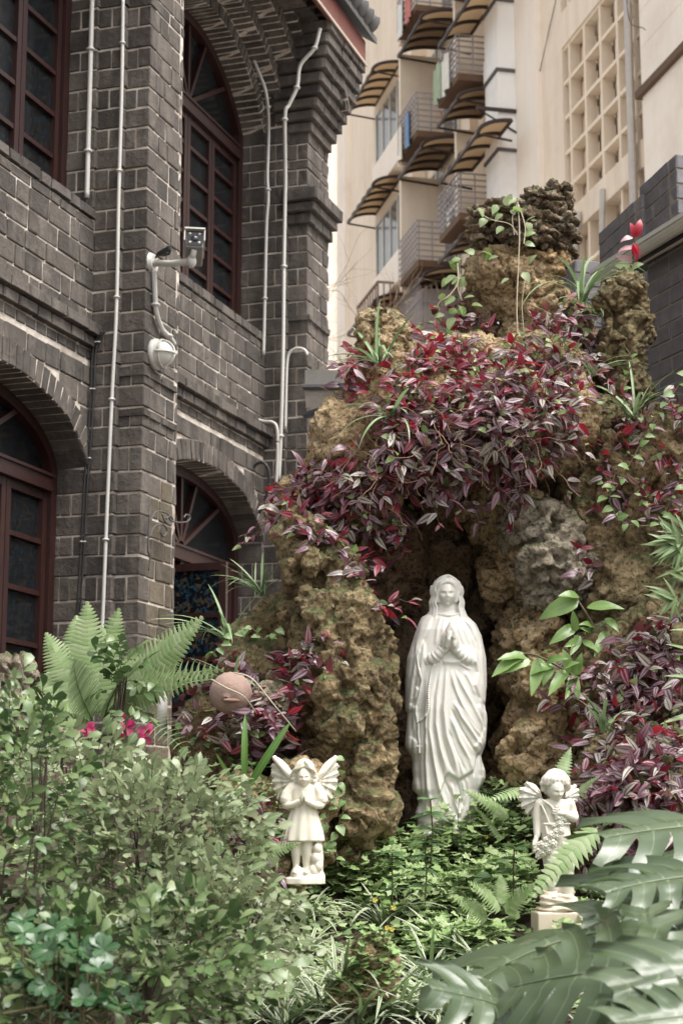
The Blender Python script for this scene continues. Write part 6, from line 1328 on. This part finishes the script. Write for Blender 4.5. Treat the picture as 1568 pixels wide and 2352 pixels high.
# ---------------------------------------------------------------- split-leaf philodendron in the right foreground
MON = leaf_mat('split_leaf', (.055, .085, .04), (.09, .122, .065), (.10, .20, .04), (.17, .215, .12), .025, None, None, .2, .15, None, .15)
def monstera(lobes=6, droop=.35, cut=.42, seed=0, sidedroop=.5):
    rs = np.random.RandomState(seed); Vs, Fs, U = [], [], []; n = 0; te = np.linspace(-.03, 1, lobes+1)**1.0
    mid = lambda t: np.array([0, t, -droop*t*t*.6])
    def W(t): return .62*np.interp(t, [-.03, .05, .2, .4, .65, .85, 1], [.62, .85, 1, .96, .76, .48, .2])
    for sd in (-1, 1):
        for i in range(lobes):
            t0, t1 = te[i], te[i+1]; tc = (t0+t1)/2; q0 = cut*rs.uniform(.75, 1.25); nq, nt_ = 12, 6; w_ = W(tc)*rs.uniform(.92, 1.08); sag = sidedroop*rs.uniform(.7, 1.3); sw = .52 if i < lobes-1 else .62; tw_ = rs.uniform(-.35, .35)
            fa = (tc-.3)*1.1
            for a in range(nq+1):
                q = a/nq; sh = 1 if q < q0 else 1-.30*((q-q0)/(1-q0))**.5; rnd_ = 1 if q < .86 else math.sqrt(max(0, 1-((q-.86)/.14)**2))*.85+.15
                for b_ in range(nt_+1):
                    t = tc+(t0+(t1-t0)*b_/nt_-tc)*sh*rnd_*(1+.28*q); m_ = mid(t0+(t1-t0)*b_/nt_)
                    x = sd*w_*q*math.cos(fa*.45); y = t*(1)+w_*q*(sw*q+math.sin(fa)*.55)-.10*(i == 0)*q; z = m_[2]-sag*w_*q*q*.9+.10*w_*math.sin(q*math.pi)*.5+.05*w_*math.sin(b_/nt_*math.pi)*(q > .2)*-1+tw_*w_*q*q*(b_/nt_-.5)*.9
                    Vs.append((x, y, z)); U.append((.5+.5*q*sd*1.0 if q < .05 else .5+sd*(.005+.49*abs(b_/nt_-.5)*2), t))
            for a in range(nq):
                for b_ in range(nt_):
                    k = n+a*(nt_+1)+b_; f = (k, k+1, k+nt_+2, k+nt_+1); Fs.append(f if sd < 0 else f[::-1])
            n += (nq+1)*(nt_+1)
    V2, F2, _ = tube([mid(t)+np.array([0, 0, .004]) for t in np.linspace(0, .96, 12)], np.linspace(.012, .003, 12), 5, False); Vs += list(V2); U += [(.5, .5)]*len(V2); Fs += [tuple(int(n+q) for q in f) for f in F2]
    return np.array(Vs), np.array(Fs), np.array(U)
K_MON = Kind('leaf', MON, [monstera(5, .25, .26, 1, .6), monstera(4, .5, .3, 2, .8), monstera(4, .15, .34, 3, .45), monstera(3, .35, .3, 4, 1.0)])
v = Plant('split_leaf_plant', 'big split leaf philodendron filling the bottom right corner', 'philodendron', (1.05, 3.9, .75))
for (a, Ya, b_, Yb, nrm, sz, var) in [((1490, 2225), 3.75, (1145, 2235), 3.95, (0, -.8, .62), 1.0, 0), ((1390, 2140), 4.25, (1015, 2190), 4.15, (.1, -.35, 1), .95, 1), ((1165, 2315), 4.0, (1010, 2262), 3.9, (.1, -.8, .8), 1.05, 2), ((1500, 2240), 3.8, (1470, 2050), 3.95, (-.25, -.9, .3), 1.05, 1), ((1660, 1895), 4.5, (1392, 1900), 4.4, (0, -.5, 1), 1.0, 2), ((1650, 2010), 4.25, (1400, 2012), 4.15, (0, -.55, 1), 1.0, 0), ((1660, 2060), 4.5, (1345, 2085), 4.4, (0, -.7, .8), 1.0, 2), ((1660, 2230), 3.5, (1470, 2235), 3.4, (-.1, -.9, .5), 1.1, 1), ((1680, 2330), 3.4, (1440, 2330), 3.35, (0, -.8, .7), 1.05, 0), ((1420, 2330), 3.85, (1290, 2400), 3.8, (0, -.6, .8), 1.0, 3), ((1600, 2120), 4.0, (1500, 2160), 3.9, (0, -.8, .6), 1.3, 3), ((1660, 1960), 4.7, (1480, 1960), 4.8, (0, -.4, 1), 1.0, 2)]:
    A_, B_ = np.array(at(*a, Ya)), np.array(at(*b_, Yb)); v.leaf(K_MON, A_, B_-A_, nrm, np.linalg.norm(B_-A_)*sz, var); v.st.tube(spline([A_, A_+np.array([.05, .05, -.08]), (A_+np.array(v.L))/2+np.array([.05, .08, .02]), np.array(v.L)+rv(.03)], 16), np.linspace(.006, .010, 16), 6, False)
v.done(20, simple('green_petiole', (.09, .15, .05), .5, .3), 'petioles')
# ================================================================ FITTINGS ON THE CHURCH AND SMALL THINGS
def on_church(dx, dy, n):
    """photo point -> point on the church plane at outward offset n"""
    Mi = WM(church).inverted(); o = Mi @ CAM; d = Mi.to_3x3() @ ray(dx, dy); return o+d*((n-o.x)/d.x)
def on_front(dx, dy, s):
    Mi = WM(church).inverted(); o = Mi @ CAM; d = Mi.to_3x3() @ ray(dx, dy); return o+d*((s-o.y)/d.y)
def cwp(p): return WM(church) @ Vector(p)
def pipe(name, label, cat, pts, r, mat, group=None, clips=0):
    W_ = [cwp(p) for p in pts]; o = thing(name, label, cat, W_[0], 0, group); m = MB(); S_ = spline([tuple(q) for q in W_], max(24, len(pts)*10)); m.tube(S_, r, 8); m.build('tube', mat, o, True, True)
    for k in range(clips): c = MB(); q = S_[int((k+.5)*len(S_)/clips)]; c.shape(ell(q, (r*1.9, r*1.9, r*.9), l=2)); c.build('clip', M_white_pvc, o, True, True)
    return o
F0 = [on_front(x, y, -.085) for x, y in ((283, -10), (280, 200), (273, 450), (268, 700), (258, 900), (247, 1150), (236, 1420), (230, 1520))]
pipe('conduit_pipe', 'long white conduit running down the near stone buttress', 'pipe', F0, .0125, M_white_pvc, 'white conduits', 6)
F1 = [on_front(x, y, -.11) for x, y in ((212, -10), (208, 150), (204, 300), (200, 455))]
pipe('conduit_pipe', 'short white conduit beside the upper left church window', 'pipe', F1, .017, M_white_pvc, 'white conduits', 2)
F2 = [on_front(x, y, -.11) for x, y in ((199, 455), (196, 540), (192, 640), (192, 680))]
pipe('black_cable', 'black cable end below the short white conduit', 'cable', F2, .009, M_black, None, 3)
for dx_, lb in ((0, 'left one of two black cables down the near buttress'), (7, 'right one of two black cables down the near buttress')):
    pipe('black_cable', lb, 'cable', [on_front(x+dx_, y, -.085) for x, y in ((235, 760), (215, 800), (210, 880), (203, 1000), (195, 1100), (187, 1250), (178, 1400), (172, 1480))], .007, M_black, 'black cables', 5)
F3 = [on_front(x, y, 3.0 if y > 240 else 2.72) for x, y in ((500, -20), (560, 90), (596, 170), (612, 220), (617, 300), (614, 400), (616, 455), (612, 520), (608, 700), (605, 815))]
pipe('conduit_pipe', 'bent white conduit following the far arch down the wall', 'pipe', F3, .014, M_white_pvc, 'white conduits', 4)
F4 = [on_front(x, y, (2.98 if y > 560 else 2.95) if y > 290 else 2.75) for x, y in ((735, 65), (722, 110), (690, 150), (682, 200), (664, 240), (654, 270), (655, 420), (652, 600), (650, 800), (645, 990), (640, 1100))]
pipe('conduit_pipe', 'white conduit bending down the far buttress below the eaves', 'pipe', F4, .016, M_white_pvc, 'white conduits', 5)
pipe('conduit_pipe', 'hooked white conduit low on the far buttress', 'pipe', [on_front(x, y, 3.03) for x, y in ((706, 815), (698, 803), (680, 800), (664, 812), (659, 840), (657, 900), (655, 985))], .012, M_white_pvc, 'white conduits')
pipe('conduit_pipe', 'white conduit coming out of the cornice at its far end', 'pipe', [on_front(x, y, 2.95) for x, y in ((588, 962), (605, 968), (625, 970), (636, 985), (637, 1040), (634, 1110))], .014, M_white_pvc, 'white conduits')
pipe('hose_loop', 'black rubber hose loop hanging at the right of the lower church arch', 'hose', [on_front(x, y, 2.85) for x, y in ((572, 1150), (570, 1120), (578, 1080), (598, 1062), (615, 1075), (618, 1110), (608, 1150), (595, 1180))], .012, M_black)
# bulkhead lamp
L0 = on_church(352, 815, .0); lamp = thing('bulkhead_lamp', 'round white caged bulkhead lamp on the near buttress', 'lamp', cwp(L0), -CA)
m = MB(); m.shape(tube([(0, 0, 0), (.035, 0, 0), (.04, 0, 0)], [.105, .105, .09], 24)); m.build('back_plate', M_white_pvc, lamp, True)
gl = NB('frosted_glass'); gl = gl.done(gl.pbsdf((.62, .60, .54), .25)); m = MB(); V, F = ell((.04, 0, 0), (.105, .083, .088), l=4); m.add(V, F); m.build('globe', gl, lamp, True)
m = MB()
for a in (0, math.pi/2): m.tube([(.04+.115*math.cos(t), .094*math.sin(t)*math.cos(a), .099*math.sin(t)*math.sin(a)) for t in np.linspace(-1.5, 1.5, 16)], .007, 6)
m.tube([(.075, .09*math.cos(t), .094*math.sin(t)) for t in np.linspace(0, 6.28, 26)], .0065, 6); m.build('guard', M_white_pvc, lamp, True)
# camera on a bracket
C0 = on_church(346, 605, .0); cc = thing('security_camera', 'white security camera on a wall arm with a dark four light face', 'camera', cwp(C0), -CA)
b0 = WM(cc).inverted() @ at(447, 552, 10.75); e0 = WM(cc).inverted() @ at(440, 600, 10.8)
m = MB(); m.shape(tube([(0, 0, 0), (.03, 0, 0)], [.075, .06], 20)); m.build('wall_plate', M_white_pvc, cc)
m = MB(); m.tube([(.02, 0, .0), tuple(np.array(e0)*.5+np.array([0, 0, -.01])), tuple(e0)], [.024, .022, .024], 10); m.shape(ell(e0, (.032, .032, .045), l=3)); m.tube([tuple(e0), tuple(b0-Vector((0, 0, .06)))], .02, 8); m.build('arm', M_white_pvc, cc, True)
Mh = Matrix.Translation(b0) @ Matrix.Rotation(CA, 4, 'Z') @ Matrix.Rotation(R(-10), 4, 'X') @ Matrix.Rotation(R(6), 4, 'Z')
def bx2(a, b_): mm = MB(); mm.box(a, b_); V, Fs = mm.arrays(); return V, *Fs
V, N, F = remesh([bx2((-.058, -.02, -.06), (.058, .24, .055))], .006, 5); link('housing', mesh_np('housing', xf(Mh, V), F, True, None, simple('grey_camera_shell', (.22, .21, .20), .4)), cc)
m = MB(); m.box((-.066, -.05, .058), (.066, .22, .068), Mh); m.box((-.068, -.04, -.02), (-.060, .2, .058), Mh); m.box((.060, -.04, -.02), (.068, .2, .058), Mh); m.build('hood', M_white_pvc, cc)
m = MB(); m.box((-.050, -.026, -.050), (.050, -.021, .050), Mh); fp = m.build('face_plate', simple('black_gloss', (.012, .012, .014), .15), cc)
m = MB(); m.shape(tube(xf(Mh, [(0, -.026, 0), (0, -.034, 0)]), [.024, .02], 18)); m.build('lens', simple('lens_glass', (.03, .028, .035), .05), fp, True)
for x in (-.03, .03):
    for z in (-.03, .032): m = MB(); m.shape(ell(xf(Mh, [(x, -.028, z)])[0], (.0085, .005, .0085), l=2)); m.build('lamp', simple('pale_led', (.75, .72, .62), .3), fp, True)
m = MB()
for k in range(4): m.tube(spline([(.03, .01, .04), (.08+.02*k, -.02, .06+.01*k), (.13, -.03+.01*k, .05), (.10-.01*k, -.05, .04), (.17, -.06, .06+.008*k)], 24), .008, 6)
m.build('coiled_cable', M_black, cc, True)
pipe('camera_conduit', 'bent pale conduit under the security camera', 'pipe', [on_church(x, y, .03) for x, y in ((354, 622), (357, 690), (360, 720), (372, 755), (390, 775), (400, 790))], .018, M_white_pvc, None, 2)
# wrought iron scroll
sc_ = thing('iron_scroll', 'thin wrought iron scroll bracket on the ochre stones of the near buttress', 'bracket', cwp(on_church(345, 1240, .0))); m = MB()
for pts in ([(342, 1310), (345, 1280), (340, 1260), (343, 1200), (345, 1185)], [(343, 1200), (360, 1175), (385, 1180), (392, 1195), (412, 1200), (430, 1198), (437, 1188), (428, 1182), (422, 1190)], [(343, 1235), (355, 1210), (375, 1205), (384, 1220), (376, 1232), (368, 1222)], [(372, 1180), (378, 1195), (390, 1205), (398, 1195), (390, 1185), (382, 1192)]): m.tube(spline([tuple(cwp(on_church(x, y, .05+.0006*(x-340)))) for x, y in pts], 30), .006, 6)
m.build('scroll', simple('wrought_iron', (.06, .058, .055), .6), sc_, True, True)
# steel canopy beam between church and rockery
bp = at(705, 875, 13.2); be = thing('steel_canopy', 'grey folded metal canopy edge between church and rockery', 'canopy', bp); m = MB(); k = PX(13.2)
a, b_ = at(700, 850, 13.2), at(830, 850, 12.6); c, d = at(700, 902, 13.2), at(830, 902, 12.6); e = at(700, 884, 13.25)
m.add([tuple(q) for q in (a, b_, d, c, a+Vector((0, .5, .0)), b_+Vector((0, .5, .0)), d+Vector((0, .5, 0)), c+Vector((0, .5, 0)))], [(0,1,2,3),(7,6,5,4),(0,4,5,1),(3,2,6,7),(0,3,7,4),(1,5,6,2)])
m.build('edge_sheet', simple('pale_grey_steel', (.66, .64, .62), .45), be, False, True)
m = MB(); m.tube([tuple(at(700, 955, 13.2)), tuple(at(810, 920, 12.9))], .03, 6); m.tube([tuple(at(700, 890, 13.17)), tuple(at(830, 890, 12.57))], .025, 6); m.build('brace', simple('dark_steel', (.10, .10, .11), .5), be, False, True)
# ribbed clay pot lying on the mound
pc = at(530, 1592, 7.06); pot = thing('clay_pot', 'dusty pink round clay pot half hidden on the mound', 'pot', pc, R(20)); rr = .085; V = []; n = 40
prof = [(-1.0, .08), (-.97, .3), (-.9, .5), (-.8, .66), (-.55, .86), (-.2, .99), (.15, 1.0), (.5, .9), (.72, .74), (.8, .66), (.86, .70), (.95, .70), (.95, .58), (.6, .5)]
for h_, q in prof: V += [(h_*rr, q*rr*math.cos(t)*(1+.012*math.cos(t*20)), q*rr*math.sin(t)*(1+.012*math.cos(t*20))) for t in np.linspace(0, 2*math.pi, n, endpoint=False)]
F = [(i*n+j, i*n+(j+1) % n, (i+1)*n+(j+1) % n, (i+1)*n+j) for i in range(len(prof)-1) for j in range(n)]
o = link('pot_body', mesh_np('pot_body', V, [np.array(F), np.array([list(range(n))])], True, None, simple('dusty_terracotta', (.26, .175, .145), .9, .5, 14, .8, 60)), pot); o.rotation_euler = (0, R(-18), R(60))
m = MB(); m.shape(ell((-.02, -.080, -.035), (.035, .008, .008), l=3)); m.build('rim_fold', simple('dark_clay', (.20, .11, .085), .8), pot, True)
m = MB(); m.tube(spline([tuple(at(485, 1560, 6.9)), tuple(at(520, 1580, 6.88)), tuple(at(560, 1600, 6.9)), tuple(at(590, 1640, 7.0))], 20), .003, 5); m.tube(spline([tuple(at(540, 1545, 6.9)), tuple(at(580, 1560, 6.9)), tuple(at(630, 1620, 6.9)), tuple(at(680, 1680, 7.0))], 20), .003, 5); dv = thing('dry_twig', 'dry twigs lying over the clay pot', 'twig', at(520, 1580, 6.9)); m.build('twig', M_root, dv, True, True)
# white post behind the fern
wp_ = at(372, 1690, 7.6); po = thing('white_post', 'short white post behind the fern and shrubs', 'post', wp_); m = MB(); m.shape(tube([(0, 0, 0), (0, 0, .19), (0, 0, .195)], [.022, .022, .016], 12)); m.build('post_body', M_white_pvc, po, True)
# bare tree in front of the far block
tr = thing('bare_tree', 'thin leafless tree twigs in front of the pale far block', 'tree', at(735, 1500, 24)); m = MB(); random.seed(4)
def branch(p, d, L_, r_, lev):
    pts = [p]; 
    for i in range(6): d = d+rv(.16)+UP*.03; d = d/np.linalg.norm(d); p = p+d*L_/6; pts.append(p)
    m.tube(pts, np.linspace(r_, r_*.55, 7), 5, False)
    if lev:
        for k in range(4): q = pts[random.randint(2, 6)]; branch(q, d+rv(.55), L_*random.uniform(.45, .75), r_*.5, lev-1)
b0 = np.array(at(735, 1500, 24)); branch(b0, np.array([.05, 0, 1.]), 3.2, .07, 0); top_ = b0+np.array([.1, 0, 3.1])
for k in range(5): branch(top_+rv(.1), np.array([random.uniform(-.2, .8), random.uniform(-.4, .4), 1.]), random.uniform(1.2, 2.2), .022, 3)
m.build('trunk', simple('pale_bark', (.26, .19, .13), .85), tr, True, True)
print('objects', len(bpy.data.objects), 'tris', sum(len(me.polygons)*2 for me in bpy.data.meshes))
